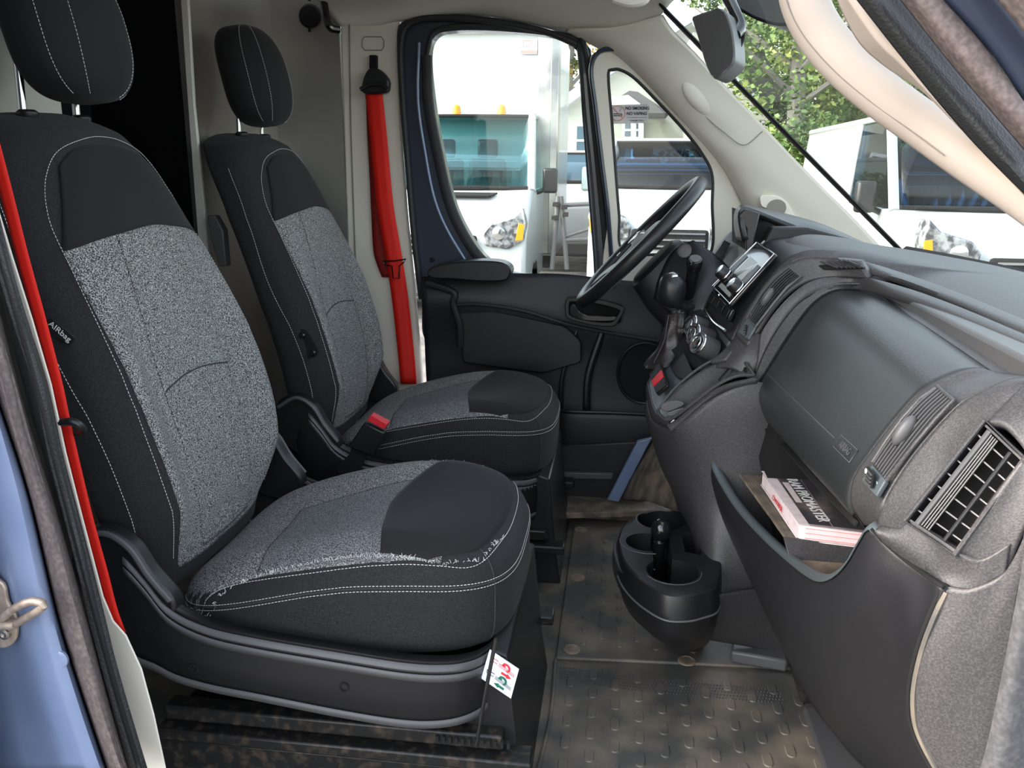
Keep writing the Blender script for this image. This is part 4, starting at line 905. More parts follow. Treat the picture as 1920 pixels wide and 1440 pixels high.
# right vent column and the rounded end of the dashboard
CBr = LL('1860,696,1.075 1838,690,1.075 1795,697,1.075 1735,727,1.075 1688,775,1.075 1638,839,1.075 1600,897,1.075 1596,945,1.075 1620,985,1.075')
rv = loft('vent_column', [CBr, LL('1890,700,1.05 1850,704,1.05 1806,718,1.05 1752,744,1.05 1702,790,1.05 1652,852,1.05 1622,902,1.05 1615,945,1.05 1632,988,1.05'),
    LL('1930,705,1.00 1890,712,1.00 1852,728,1.00 1802,756,1.00 1752,806,1.00 1702,868,1.00 1666,925,1.00 1650,960,1.00 1642,992,1.02')], 60, 14, M['plastic'], da, .012, ang=60)
rv['label'] = 'rounded vent column at the near end'
rv2 = loft('end_housing', [LL('1930,705,1.00 1890,712,1.00 1852,728,1.00 1802,756,1.00 1752,806,1.00 1702,868,1.00 1666,925,1.00 1650,960,1.00 1642,992,1.00'),
    LL('1950,716,.98 1910,726,.98 1874,744,.98 1826,774,.98 1778,826,.98 1726,890,.98 1690,946,.98 1672,980,.98 1656,1010,.98'),
    LL('1960,760,.96 1930,775,.96 1895,785,.96 1850,793,.96 1800,845,.96 1755,910,.96 1707,975,.96 1690,1000,.96 1678,1030,.96')], 60, 12, M['plastic'], da, .012, ang=60)
loft('end_housing', [LL('1850,791,.958 1885,800,.94 1925,850,.915 1960,905,.90'), LL('1900,740,.97 1925,775,.94 1950,820,.915 1975,880,.90'), LL('1940,705,.99 1955,735,.94 1970,780,.915 1985,850,.90')], 20, 12, M['plastic'], da, .012, ang=60)
loft('end_housing', [LL('1915,862,.907 1880,912,.905 1840,968,.905 1792,1038,.905'), LL('1935,872,.90 1905,925,.90 1865,985,.90 1825,1050,.90'), LL('1955,890,.885 1940,950,.885 1905,1030,.885 1880,1110,.885')], 24, 10, M['plastic'], da, .012, ang=60)
loft('end_housing', [LL('1650,985,.985 1685,990,.965 1707,977,.957 1745,1000,.935 1794,1036,.905 1840,1050,.893 1895,1020,.887'), LL('1640,998,.98 1690,1022,.955 1718,1040,.94 1750,1062,.925 1785,1072,.91 1835,1078,.892 1890,1050,.885'), LL('1655,1018,.98 1690,1045,.96 1715,1062,.945 1745,1082,.93 1770,1100,.91 1822,1106,.893 1885,1075,.883')], 40, 14, M['plastic'], da, .012, ang=60)
# small round-edged vent in the column
vs, nn_, wl_ = vent_strip('vent_grille', LL('1764,731,1.052 1733,757,1.052 1702,791,1.052 1672,832,1.052 1645,872,1.052'), LL('1793,757,1.006 1762,786,1.006 1730,824,1.006 1698,865,1.006 1668,905,1.006'), 7, M['plastic_grey'], M['gap'], da, thumb=.5, r=.0008, wide=.005)
vs.location = vs.location+nn_*.007
tube('vent_bezel', [p+nn_*.006 for p in LL('1764,729,1.056 1796,756,1.002 1762,790,1.002 1730,828,1.002 1698,869,1.002 1668,908,1.002 1642,873,1.056 1670,830,1.056 1700,789,1.056 1732,754,1.056')], .0028, M['plastic'], da, 8, closed=True)
tp = prism('thumbwheel_panel', LL('1642,876,1.045 1668,906,1.0 1650,936,1.0 1622,905,1.045'), (-.006, -.002, .004), M['plastic_teal'], da, .002)
ridgewheel('thumbwheel', P(1643, 900, Y=1.02)+Vector((-.008, 0, .003)), None, None, .026, .020, tp)
for (a, b) in ((1634, 888), (1654, 912)):
    c = P(a, b, Y=1.012); tube('symbol', [c+Vector((-.007, .0028*cos(t), .0028*sin(t)+.003)) for t in [2*pi*i/12 for i in range(12)]], .0006, M['ink_white'], tp, 5, closed=True)
# side window vent grille
ga, gb, gc, gd = P(1846, 793, Y=.958), P(1919, 862, Y=.912), P(1792, 1036, Y=.905), P(1702, 975, Y=.957)
GF = quad(ga, gb, gc, gd)
gr = qplate('vent_duct', GF, 0, 0, 1, 1, -.06, -.045, M['gap'], da, 0)
for (u0, v0, u1, v1) in ((0, 0, 1, 0), (1, 0, 1, 1), (1, 1, 0, 1), (0, 1, 0, 0)):
    a, b = GF(u0, v0, 0), GF(u1, v1, 0); MB().prism([a, b, GF(u1, v1, -.05), GF(u0, v0, -.05)], (GF(.5, .5)-a).normalized()*.003).build('duct_wall', M['plastic_dark'], gr)
mb = MB(); mb.tube([GF(u, v, .002) for u, v in ((-.02, -.02), (1.02, -.02), (1.02, 1.02), (-.02, 1.02))], .0032, 8, True); mb.build('grille_bezel', M['plastic'], gr)
MB().tube([GF(.17, .02, -.001), GF(.17, .98, -.001)], .0035, 8).build('grille_bar', M['plastic_grey'], gr)
for k in range(7):
    v = .10+.13*k
    MB().prism([GF(.0, v, -.002), GF(1, v, -.002), GF(1, v+.02, -.020), GF(0, v+.02, -.020)], (GF(0, 1)-GF(0, 0)).normalized()*.0016).build('grille_vane', M['plastic_grey'], gr)
for u in (.26, .31, .36, .41): MB().tube([GF(u, .03, .0005), GF(u, .97, .0005)], .0010, 6).build('grille_bar', M['plastic_grey'], gr)
MB().tube([GF(.73, .03, 0), GF(.73, .97, 0)], .0024, 8).build('grille_bar', M['plastic_dark'], gr)
# lower shell: open bin with its U-shaped lip, and the panel that falls to the floor
lipc = LL('1334,868,1.72 1352,905,1.68 1385,955,1.60 1430,1005,1.48 1480,1050,1.34 1520,1080,1.22 1545,1087,1.14 1570,1075,1.09 1592,1050,1.05 1612,1015,1.02 1632,988,1.00 1656,1012,.985 1690,1042,.965 1730,1072,.935 1768,1100,.90')
b1 = LL('1330,885,1.73 1345,930,1.69 1375,985,1.61 1415,1045,1.50 1455,1100,1.37 1490,1140,1.26 1520,1160,1.18 1555,1160,1.11 1590,1140,1.05 1620,1110,1.01 1650,1090,.985 1680,1100,.965 1705,1120,.945 1735,1140,.925 1745,1160,.905')
b2 = LL('1333,905,1.74 1352,965,1.70 1382,1030,1.63 1420,1100,1.53 1455,1160,1.42 1490,1215,1.32 1525,1250,1.24 1560,1260,1.17 1600,1250,1.11 1630,1230,1.06 1655,1210,1.02 1680,1210,.99 1695,1215,.965 1706,1222,.94 1716,1230,.915')
b3 = LL('1338,925,1.75 1365,1000,1.72 1402,1080,1.66 1445,1170,1.57 1480,1240,1.48 1515,1300,1.40 1548,1345,1.33 1580,1370,1.26 1610,1375,1.19 1640,1365,1.13 1665,1345,1.07 1682,1335,1.03 1695,1330,.99 1704,1330,.95 1712,1328,.92')
b4 = LL('1345,945,1.76 1380,1040,1.74 1425,1130,1.70 1470,1220,1.62 1515,1310,1.54 1560,1370,1.46 1600,1420,1.40 1635,1450,1.33 1665,1470,1.26 1695,1475,1.19 1715,1470,1.12 1735,1460,1.06 1748,1450,1.01 1758,1445,.96 1766,1440,.92')
bs = loft('lower_shell', [lipc, b1, b2, b3, b4], 100, 40, M['plastic_dark'], da, .010, ang=60)
bs['label'] = 'black lower shell with an open bin'
lq = crv(lipc[:12], 80)
loft('bin_lip', [[p+Vector((-.002, 0, -.004)) for p in lq], [p+Vector((.002, .002, .002)) for p in lq], [p+Vector((.010, .010, .003)) for p in lq], [p+Vector((.015, .014, -.006)) for p in lq], [p+Vector((.017, .016, -.05)) for p in lq]], 80, 12, M['plastic_teal'], bs, .002, ang=60)  # teal-grey colour paints the light caught on the lip's inner edge
MB().prism([Vector((x, 1.60, z)) for x, z in ((.31, .50), (.335, .64), (.37, .70), (.44, .80), (.50, .835), (.80, .835), (.80, .30), (.36, .30))], (0, .20, 0)).build('inner_frame', M['gap'], da)
MB().prism([Vector((x, 1.80, z)) for x, z in ((.15, .50), (.25, .69), (.34, .83), (.40, .87), (.60, .87), (.60, .30), (.22, .30))], (0, .22, 0)).build('inner_frame', M['gap'], da)
MB().prism([Vector((.60, y, z)) for y, z in ((.93, -.02), (2.64, -.02), (2.64, .84), (.93, .84))], (.03, 0, 0)).build('firewall', M['gap'], da)
tube('shell_crease', LL('1338,925,1.735 1362,965,1.69 1400,1030,1.61 1440,1090,1.50 1474,1135,1.395 1481,1150,1.375 1484,1185,1.365 1490,1215,1.35'), .0022, M['plastic_grey'], bs, 8, n=60)
# bin interior
bf_ = [(.262, 1.78), (.275, 1.70), (.300, 1.50), (.313, 1.385), (.47, 1.375), (.49, 1.78)]
MB().prism([Vector((x, y, .458)) for x, y in bf_], (0, 0, -.006)).build('ribbed_mat', M['floor_dust'], da, .001)
for k in range(26): MB().tube([Vector((.270+.0016*k*0+.006*(k % 13)*1.0+.0, 1.75-.0*k, .4585)), Vector((.316+.006*(k % 13), 1.39, .4585))], .0009, 4).build('mat_rib', M['floor'], da) if k < 13 else None
MB().prism([(.262, 1.80, .46), (.50, 1.80, .46), (.50, 1.80, .60), (.262, 1.80, .47)], (0, .006, 0)).build('bin_side_wall', M['gap'], da)
MB().prism([(.47, 1.02, .30), (.47, 1.80, .30), (.47, 1.80, .62), (.47, 1.02, .62)], (.006, 0, 0)).build('bin_back_wall', M['gap'], da)
MB().prism([(.305, 1.384, .464), (.47, 1.374, .464), (.47, 1.34, .435), (.312, 1.345, .435)], (0, -.006, .0)).build('bin_step', M['plastic'], da, .002)
MB().prism([(.33, 1.345, .440), (.47, 1.345, .440), (.47, 1.12, .440), (.42, 1.12, .440)], (0, 0, -.006)).build('bin_floor', M['floor_dust'], da, .001)
# lower edge of the cover, dark throat above the bin
loft('cover_lip', [LL('1418,745,1.735 1424,790,1.735 1470,840,1.57 1520,900,1.38 1565,948,1.22 1600,985,1.08'), LL('1424,755,1.735 1432,790,1.735 1480,838,1.57 1530,895,1.38 1575,942,1.22 1605,975,1.08')], 40, 6, M['gap'], da, .006)
# end cap panel beyond the gap
ec = loft('end_cap', [LL('1772,1100,.903 1824,1104,.887 1886,1070,.878 1940,960,.87'), LL('1724,1200,.91 1770,1220,.89 1850,1200,.875 1905,1130,.87'), LL('1708,1290,.915 1760,1300,.89 1840,1290,.875 1890,1260,.87'), LL('1722,1380,.91 1770,1390,.89 1830,1390,.875 1880,1370,.87'), LL('1765,1460,.90 1800,1470,.885 1840,1480,.875 1880,1490,.87')], 30, 40, M['plastic'], da, .010, ang=60)
gp = tube('gap_liner', LL('1772,1108,.905 1748,1160,.905 1728,1215,.91 1714,1275,.915 1711,1320,.915 1716,1360,.915 1732,1400,.91 1762,1455,.90'), 0, M['floor'], ec, 8, flat=(.004, .006, (0, 1, 0)), n=60)
tube('gap_line', LL('1764,1106,.905 1740,1160,.905 1720,1215,.91 1706,1275,.915 1703,1320,.915 1708,1360,.915 1724,1400,.91 1754,1455,.90'), .0026, M['gap'], ec, 8, n=60)
tube('gap_line', LL('1634,992,.998 1656,1014,.983 1690,1044,.963 1730,1074,.933 1770,1102,.898'), .0026, M['gap'], ec, 8, n=40)
# lower side panel between the shell and the floor
# ---------------- centre console ----------------
cc_ = empty('center_console', (.2, 1.8, 0), 'grey-black centre console with a storage pocket and a cup holder at its foot', 'console')
rws = [LL('1213,748,2.02 1222,785,1.88 1262,803,1.745 1345,738,1.715 1420,716,1.71 1490,740,1.72'),
       LL('1209,775,2.02 1226,812,1.87 1275,832,1.745 1350,785,1.71 1430,770,1.70 1520,800,1.71'),
       LL('1232,855,2.02 1245,882,1.88 1292,895,1.755 1360,875,1.71 1440,865,1.70 1540,900,1.71'),
       LL('1262,925,2.0 1276,950,1.88 1305,962,1.745 1370,960,1.70 1450,975,1.70 1550,1000,1.71'),
       LL('1280,1000,1.98 1298,1030,1.84 1326,1052,1.67 1385,1062,1.655 1470,1085,1.68 1560,1110,1.70'),
       LL('1285,1080,1.98 1300,1115,1.80 1328,1128,1.60 1390,1135,1.61 1475,1150,1.66 1560,1170,1.69'),
       LL('1290,1150,1.98 1305,1190,1.80 1330,1196,1.70 1395,1210,1.70 1480,1232,1.70 1560,1250,1.70')]
cb_ = loft('console_body', rws, 50, 50, M['plastic'], cc_, .012, ang=60)
# top of the pod: rim with buttons, pocket
loft('pod_top', [LL('1214,716,2.02 1222,700,2.03 1238,665,2.04 1258,640,2.04 1300,600,2.04'), LL('1226,764,1.88 1240,750,1.90 1262,712,1.93 1292,690,1.94 1330,668,1.94'), LL('1248,790,1.765 1262,776,1.77 1310,735,1.80 1345,700,1.82 1372,672,1.81')], 30, 14, M['plastic_teal'], cc_, .010)
loft('pod_edge', [LL('1214,714,2.025 1226,765,1.875 1249,790,1.762 1262,790,1.747 1342,728,1.717 1416,706,1.712'), LL('1211,725,2.02 1222,774,1.878 1250,799,1.757 1264,799,1.740 1345,734,1.708 1420,712,1.704'), LL('1211,740,2.02 1222,785,1.878 1254,804,1.757 1266,806,1.742 1345,742,1.714 1420,720,1.71')], 70, 8, M['plastic'], cc_, .008)
# storage pocket (rim and recess)
pk = loft('pocket_wall', [LL('1240,760,1.80 1290,712,1.80 1340,682,1.80 1384,668,1.79 1400,680,1.75'), LL('1262,775,1.775 1300,745,1.775 1345,710,1.775 1385,688,1.77 1405,695,1.74'), LL('1262,782,1.76 1305,760,1.755 1345,722,1.75 1390,702,1.745 1410,703,1.735')], 30, 14, M['plastic'], cc_, .004)
tube('pocket_rim', LL('1234,768,1.80 1268,726,1.815 1315,688,1.82 1350,672,1.815 1384,667,1.80 1400,684,1.75 1414,704,1.72'), .0035, M['plastic'], pk, 8, n=60)
tube('pocket_rim', LL('1234,770,1.80 1240,782,1.77 1258,786,1.75 1300,756,1.73 1342,724,1.72 1380,706,1.715 1414,704,1.72'), .0035, M['plastic'], pk, 8, n=60)
sh_ = prism('pocket_end_wall', LL('1378,672,1.79 1398,690,1.75 1398,704,1.74 1376,706,1.78'), (.004, 0, 0), M['gap'], pk)
# two silver rocker switches
for (a, b, c, d, t) in (('1238,763', '1262,752', '1284,758', '1252,772', 'ON'), ('1250,776', '1268,768', '1284,766', '1262,780', 'AB')):
    r_ = prism('rocker_switch', crv(L(1.752, f'{a} {b} {c} {d}'), 24, True), (0, .012, 0), M['plastic_grey'], cc_, .002)
# hazard switch panel
hz = quad(P(1244, 682, Y=1.985), P(1258, 726, Y=1.865), P(1238, 744, Y=1.875), P(1224, 706, Y=1.995))
hzp = qplate('switch_panel', hz, 0, 0, 1, 1, .002, .010, M['plastic_smooth'], cc_, .002)
q_ = qplate('hazard_switch', hz, .36, .03, .64, .97, .010, .0135, M['red'], hzp); q_['label'] = 'red switch'
qplate('rocker_switch', hz, .04, .04, .33, .96, .010, .013, M['plastic_dark'], hzp); qplate('rocker_switch', hz, .67, .04, .97, .96, .010, .013, M['plastic_dark'], hzp)
pb = prism('coin_pocket', crv(LL('1256,680,1.99 1272,664,1.99 1284,664,1.94 1296,690,1.88 1302,704,1.86 1288,712,1.87 1272,710,1.90 1260,694,1.95'), 40, True), (-.002, -.002, .003), M['plastic_smooth'], cc_, .002)
# cup holder
rimo = crv(LZ(.275, '1160,1012 1166,990 1184,972 1212,961 1250,957 1290,962 1320,975 1345,1010 1352,1060 1345,1100 1318,1112 1290,1118 1250,1116 1212,1096 1182,1070 1165,1042'), 96, True)
cen = sum(rimo, Vector())/len(rimo)
def sc(f, z, dx=0): return [Vector((cen.x+(p.x-cen.x)*f+dx, cen.y+(p.y-cen.y)*f, z)) for p in rimo]
def low(f, z): return [Vector((.235+(p.x-.235)*f*1.03, 1.84+(p.y-1.84)*f*1.03, z)) for p in rimo]
rows = [sc(.97, .277), sc(1.0, .274), sc(1.02, .262), sc(1.04, .236), sc(1.045, .228), sc(1.03, .222), sc(1.03, .205), low(.93, .165), low(.80, .125), low(.64, .085), low(.48, .050), low(.36, .022), low(.30, .010)]
V = [p for r in rows for p in r]; n = 96; F = []
for i in range(len(rows)-1):
    for j in range(n): F.append((i*n+j, i*n+(j+1) % n, (i+1)*n+(j+1) % n, (i+1)*n+j))
F.append(tuple(range(n))); F.append(tuple((len(rows)-1)*n+k for k in range(n)))
ch = recalc(mesh('cup_holder', V, F, M['plastic_smooth'], cc_)); ch['label'] = 'black cup holder with three round wells'
loft('console_foot', [LL('1160,1008,1.80 1150,1022,1.74 1158,1060,1.655 1187,1096,1.575 1237,1126,1.515 1290,1134,1.50 1345,1118,1.55 1420,1105,1.62 1510,1100,1.67'),
    LL('1162,1020,1.83 1148,1045,1.76 1158,1082,1.685 1190,1120,1.615 1243,1150,1.56 1300,1158,1.545 1360,1146,1.58 1430,1140,1.63 1515,1140,1.67'),
    LL('1165,1035,1.87 1150,1068,1.80 1167,1110,1.735 1202,1148,1.675 1258,1173,1.63 1315,1183,1.62 1375,1180,1.63 1445,1183,1.66 1525,1195,1.68'),
    LL('1168,1050,1.92 1157,1090,1.87 1180,1132,1.80 1220,1166,1.745 1280,1190,1.71 1340,1202,1.70 1400,1212,1.70 1470,1227,1.70 1540,1242,1.70')], 70, 30, M['plastic'], cc_, .008, ang=60)
cut = []
def cyl(c, r, z0, z1, sx=1):
    pr = [(Vector((c[0]+r*sx*cos(2*pi*k/40), c[1]+r*sin(2*pi*k/40), z0))) for k in range(40)]
    o = MB().prism(pr, (0, 0, z1-z0)).build('cutter', M['plastic_dark'], None); cut.append(o)
W1, W2, W3 = (.126, 1.855), (.088, 1.728), (.138, 1.595)
cyl(W1, .056, .19, .33); cyl(W2, .046, .17, .33); cyl(W3, .054, .17, .33)
o = MB().prism([Vector((a, b, .15)) for a, b in ((.100, 1.62), (.140, 1.62), (.140, 1.84), (.100, 1.84))], (0, 0, .2)).build('cutter', None); cut.append(o)
o = MB().prism([Vector((a, b, .15)) for a, b in ((.170, 1.69), (.205, 1.68), (.205, 1.80), (.170, 1.79))], (0, 0, .2)).build('cutter', None); cut.append(o)
bool_cut(ch, cut)
for w in (W1, W2, W3): tube('well_rim', [Vector((w[0]+.059*cos(a), w[1]+.059*sin(a), .2765)) for a in [2*pi*i/40*.6+(1.2 if w is W1 else 3.6 if w is W3 else 2.3) for i in range(30)]], .0014, M['plastic_grey'], ch, 6)
tube('edge_bead', sc(1.048, .226)[20:90], .0022, M['plastic_grey'], ch, 8)
# ball-topped divider and scraps
dv = lathe('divider_post', [(.014, .16), (.014, .27), (.010, .275)], M['gloss_black'], ch, (.118, 1.75, 0), (0, 0, 1), 20)
rows = [[Vector((.120+.023*cos(t)*cos(a), 1.75+.023*cos(t)*sin(a), .298+.028*sin(t))) for a in [2*pi*j/28 for j in range(28)]] for t in [-pi/2+pi*i/16 for i in range(17)]]
kb = recalc(grid('ball_knob', rows, M['gloss_black'], dv, cu_=True))
for w in ((.055, 1.725), (.175, 1.575)):
    rows = [[Vector((w[0]+.016*cos(t)*cos(a), w[1]+.022*cos(t)*sin(a), .20+.02*sin(t))) for a in [2*pi*j/20 for j in range(20)]] for t in [-pi/2+pi*i/12 for i in range(13)]]
    recalc(grid('well_lug', rows, M['plastic_grey'], ch, cu_=True))
for i, (a, b, c, d) in enumerate((('1218,1052', '1228,1036', '1236,1038', '1226,1054'), ('1224,1066', '1238,1048', '1240,1052', '1227,1070'))):
    s_ = prism('paper_scrap', LZ(.205, f'{a} {b} {c} {d}'), (0, 0, .0015), M['label_white'], None)
    tag(s_, ('larger' if i == 0 else 'smaller')+' white paper scrap lying in the cup holder, '+('nearer the ball knob' if i == 0 else 'below the other scrap'), 'paper scrap')
# ---------------- owner's book in the bin ----------------
bk = empty('manual', P(1500, 940, Y=1.45), 'worn paperback manual with pink page edges lying in the open dashboard bin', 'book')
k0, k1, k2, k3 = Vector((.307, 1.640, .489)), Vector((.440, 1.625, .490)), Vector((.438, 1.358, .490)), Vector((.329, 1.378, .489))
nb_ = Vector((0, 0, 1))
TH = .027
pg_ = MB().prism([k0+(k1-k0)*.01+(k3-k0)*.01, k1, k2, k3+(k1-k0)*.01], -nb_*TH).build('page_block', M['paper'], bk, .003)
cvr = MB().prism([k0, k1, k2, k3], nb_*.0015).build('cover', M['cover_grey'], bk, .0008)
KF = quad(k0, k1, k2, k3)
def kq(nm, u0, v0, u1, v1, m, par=cvr, o=.0022):
    return MB().prism([KF(u0, v0, .0012), KF(u1, v0, .0012), KF(u1, v1, .0012), KF(u0, v1, .0012)], nb_*(o-.0012)).build(nm, m, par)
kq('white_band', 0, 0, .16, 1, M['paper'], o=.0018)
kq('dark_panel', .16, .12, .50, .97, M['cover_dark'], o=.0020)
kq('photo_area', .52, .10, .98, .97, M['cover_dark'], o=.0019)
kq('red_badge', .20, .02, .30, .09, M['red'], o=.0024)
xk = (k3-k0).normalized(); yk = nb_.cross(xk); yk = yk if yk.dot(k1-k0) > 0 else -yk
text('lettering', 'RAM PROMASTER', .030, KF(.40, .52, .0024), xk, yk, M['ink_white'], cvr, .0003, wscale=.88)
kq('title_plate', .20, .22, .29, .60, M['paper'], o=.0023)
bkp = MB().prism([k0-nb_*TH, k1-nb_*TH, k2-nb_*TH, k3-nb_*TH], -nb_*.0015).build('back_cover', M['paper'], bk, .0008)
for k in range(7): MB().tube([k3.lerp(k2, .10)-nb_*(.004+.003*k)+(k3-k0).normalized()*.001, k3.lerp(k2, .98)-nb_*(.004+.003*k)+(k3-k0).normalized()*.001], .0006, 4).build('page_edge', M['sticker_red'] if k % 3 == 0 else M['paper'], pg_)
text('lettering', 'OWNER', .014, k0.lerp(k3, .5)-nb_*TH*.55-(k1-k0).normalized()*.0015, xk, nb_, M['red'], pg_, .0003, wscale=1.3)
# ---------------- steering wheel and column ----------------
wc = Vector((.055, 2.24, .896)); wa = Vector((.313, 0, .334)).normalized(); wb_ = Vector((0, 1, 0)); wn_ = Vector((-.334, 0, .313)).normalized()
sw = empty('steering_wheel', wc, 'black steering wheel in front of the driver door window', 'steering wheel')
R = .213
def WP(a, r, o=0): return wc+wa*r*cos(a)+wb_*r*sin(a)+wn_*o
V, F = tubemesh([WP(2*pi*i/96, R) for i in range(96)], .0185, 16, True)
rim = recalc(mesh('rim', V, F, M['plastic_smooth'], sw))
hubo = [(.085, -.03), (.075, .06), (.03, .10), (-.05, .085), (-.09, .05), (-.10, -.0), (-.09, -.05), (-.05, -.085), (.03, -.10), (.075, -.06)]
hp_ = crv([wc+wa*a+wb_*b-wn_*.03 for a, b in hubo], 60, True)
hub = MB().prism(hp_, wn_*.035).build('hub', M['plastic_smooth'], sw, .010)
MB().prism([wc+(p-wc)*.8+wn_*.0 for p in hp_], wn_*.018).build('airbag_pad', M['plastic_grey'], hub, .006)
for (a0, a1) in ((pi/2, .07), (-pi/2, .07), (pi*.82, .05), (-pi*.82, .05)):
    d = (WP(a0, 1)-wc).normalized(); s_ = wn_.cross(d)
    MB().prism([wc+d*.06+s_*a1*.8-wn_*.02, wc+d*.14+s_*.026-wn_*.008, wc+d*.205+s_*.03-wn_*.004, wc+d*.205-s_*.03-wn_*.004, wc+d*.14-s_*.026-wn_*.008, wc+d*.06-s_*a1*.8-wn_*.02], wn_*.012).build('spoke', M['plastic_grey'], sw, .004)
bdg = lathe('emblem', [(.024, 0), (.024, .003), (.020, .004), (0, .004)], M['chrome'], hub, wc+wn_*.019, wn_, 24)
text('lettering', 'SRS', .018, wc-wa*.06+wn_*.0195, wb_, wa, M['ink_white'], hub, .0004)
MB().box(wc+wa*.02+wb_*.09+wn_*.008, (.03, .02, .004)).build('button_cluster', M['chrome'], hub, .001)
# column shroud
so_ = empty('steering_column', (.30, 2.24, .78), 'black plastic steering column shroud behind the wheel rim', 'steering column')
def colr(t, w, h):
    c = wc-wn_*(.05+t)+wa*(.0); return [c+wb_*w*spow(cos(a), .7)+wa*h*spow(sin(a), .7)-Vector((0, 0, .01)) for a in [2*pi*i/40 for i in range(40)]]
rows = [colr(0, .07, .07), colr(.01, .085, .085), colr(.08, .10, .10), colr(.18, .115, .105), colr(.30, .12, .11)]
V = [p for r in rows for p in r]; F = []
for i in range(4):
    for j in range(40): F.append((i*40+j, i*40+(j+1) % 40, (i+1)*40+(j+1) % 40, (i+1)*40+j))
F.append(tuple(range(40))); F.append(tuple(160+k for k in range(40)))
recalc(mesh('shroud', V, F, M['plastic_dark'], so_))
lk = lathe('ignition_lock', [(.018, 0), (.018, .006), (.012, .007), (0, .006)], M['plastic_smooth'], so_, P(1284, 470, Y=2.10), (-.3, -1, .2), 24)
# lower column cover (blue-grey sheen) between the stalk and the radio
loft('column_cover', [LL('1225,560,2.12 1235,520,2.13 1262,470,2.15 1300,450,2.15'), LL('1262,590,2.08 1290,555,2.08 1325,500,2.10 1345,480,2.12'), LL('1318,600,2.05 1328,570,2.06 1352,535,2.08 1375,510,2.10')], 20, 14, M['plastic_smooth'], so_, .01)
sk_ = empty('control_stalk', P(1294, 560, Y=2.08), 'black round-ended stalk standing up beside the steering wheel rim', 'stalk')
a, b = P(1291, 560, Y=2.09), P(1303, 488, Y=2.02)
ax = (b-a).normalized(); ln = (b-a).length
lathe('stem', [(.0135, 0), (.0150, ln*.75), (.0152, ln*.82)], M['plastic_smooth'], sk_, a, ax, 24)
cpv = lathe('end_button', [(.0178, ln*.80), (.0188, ln*.86), (.0188, ln*.98), (.0165, ln*1.03), (.012, ln*1.04), (0, ln*1.042)], M['gloss_black'], sk_, a, ax, 28)
lathe('button_ring', [(.0125, ln*1.035), (.0132, ln*1.048), (.012, ln*1.055)], M['plastic_grey'], cpv, a, ax, 24)
lathe('rubber_collar', [(.031, -.030), (.031, .0), (.028, .006), (.022, .002), (.020, .010), (.016, .004)], M['seal'], sk_, a, ax, 28)
lathe('collar_cup', [(.036, -.05), (.036, -.004), (.033, .002), (.030, -.004), (.029, -.03)], M['plastic_dark'], sk_, a, ax, 28)
# gear lever
gl = empty('gear_lever', P(1248, 672, Y=2.02), 'black gear knob on a wrinkled leather boot beside the heater knobs', 'gear lever')
kc = P(1260, 545, Y=1.99)
def kp(a, t, k=1):
    r = .034*spow(cos(t), .8); z = .040*spow(sin(t), .9); x = r*cos(a)*1.0; y = r*sin(a)*.95
    if t > 0: x *= 1+.12*sin(t)
    tlt = .35; return kc+Vector((x*cos(tlt)-z*sin(tlt)*-1*.0+z*.12, y, z-x*.25))*k
rows = [[kp(2*pi*j/36, -pi/2+pi*i/24) for j in range(36)] for i in range(25)]
kn_ = recalc(grid('gear_knob', rows, M['plastic_smooth'], gl, cu_=True))
lathe('knob_cap', [(.022, 0), (.020, .006), (.012, .011), (0, .013)], M['chrome'], kn_, kc+Vector((-.005, 0, .030)), (-.35, -.1, 1), 24)
bp0 = [(1268, 585, .024), (1266, 600, .024), (1262, 622, .026), (1258, 645, .030), (1250, 664, .040), (1246, 680, .052)]
rows = []
rr = random.Random(5)
for i, (x, y, r) in enumerate(crv([(x, y, r*1000) for x, y, r in bp0], 26)):
    c = P(x, y, Y=2.02); r /= 1000; row = []
    for j in range(48):
        a = 2*pi*j/48; w = r*(1+.055*sin(3*a+i*.28)+.035*sin(7*a-i*.2)+.02*sin(i*.7+2*a)); row.append(c+Vector((w*cos(a), w*sin(a)*.9, .25*w*cos(a))))
    rows.append(row)
recalc(grid('leather_boot', rows, M['leather'], gl, cu_=True, thick=0))
tube('boot_seam', [P(x, y, Y=1.99) for x, y in ((1254, 590), (1250, 612), (1246, 636), (1236, 660), (1226, 680))], .0012, M['plastic_grey'], gl, 6, n=20)
# ---------------- mirror and sensor at the windshield ----------------
mr = empty('rearview_mirror', P(1385, 60, Y=1.85), 'black rear-view mirror hanging at the top of the windshield', 'mirror')
mo = crv(LL('1298,38,1.86 1300,30,1.86 1340,16,1.80 1358,18,1.80 1368,40,1.80 1374,62,1.80 1378,100,1.80 1374,122,1.80 1345,146,1.80 1334,142,1.84 1322,118,1.86 1308,70,1.86'), 50, True)
ms = MB().prism(mo, (.035, .10, .0)).build('mirror_shell', M['plastic_grey'], mr, .014)
tube('mirror_arm', LL('1378,66,1.86 1388,50,1.88 1378,24,1.90 1362,-10,1.94'), .013, M['gloss_black'], mr, 12, n=24)
tube('mirror_cable', LL('1382,95,1.86 1388,86,1.87 1393,70,1.88 1392,52,1.88 1384,36,1.89'), .004, M['gap'], mr, 8, n=24)
sbx = empty('sensor_housing', P(1440, 10, Y=2.0), 'black sensor housing on the windshield above the trees, right of the mirror', 'sensor housing')
so2 = crv(LL('1372,-20,2.0 1378,12,2.0 1396,26,2.0 1420,38,2.0 1455,48,2.0 1478,46,2.0 1486,36,2.0 1482,10,2.0 1476,-20,2.0'), 50, True)
MB().prism(so2, (.05, .09, .0)).build('housing_shell', M['plastic_smooth'], sbx, .016)
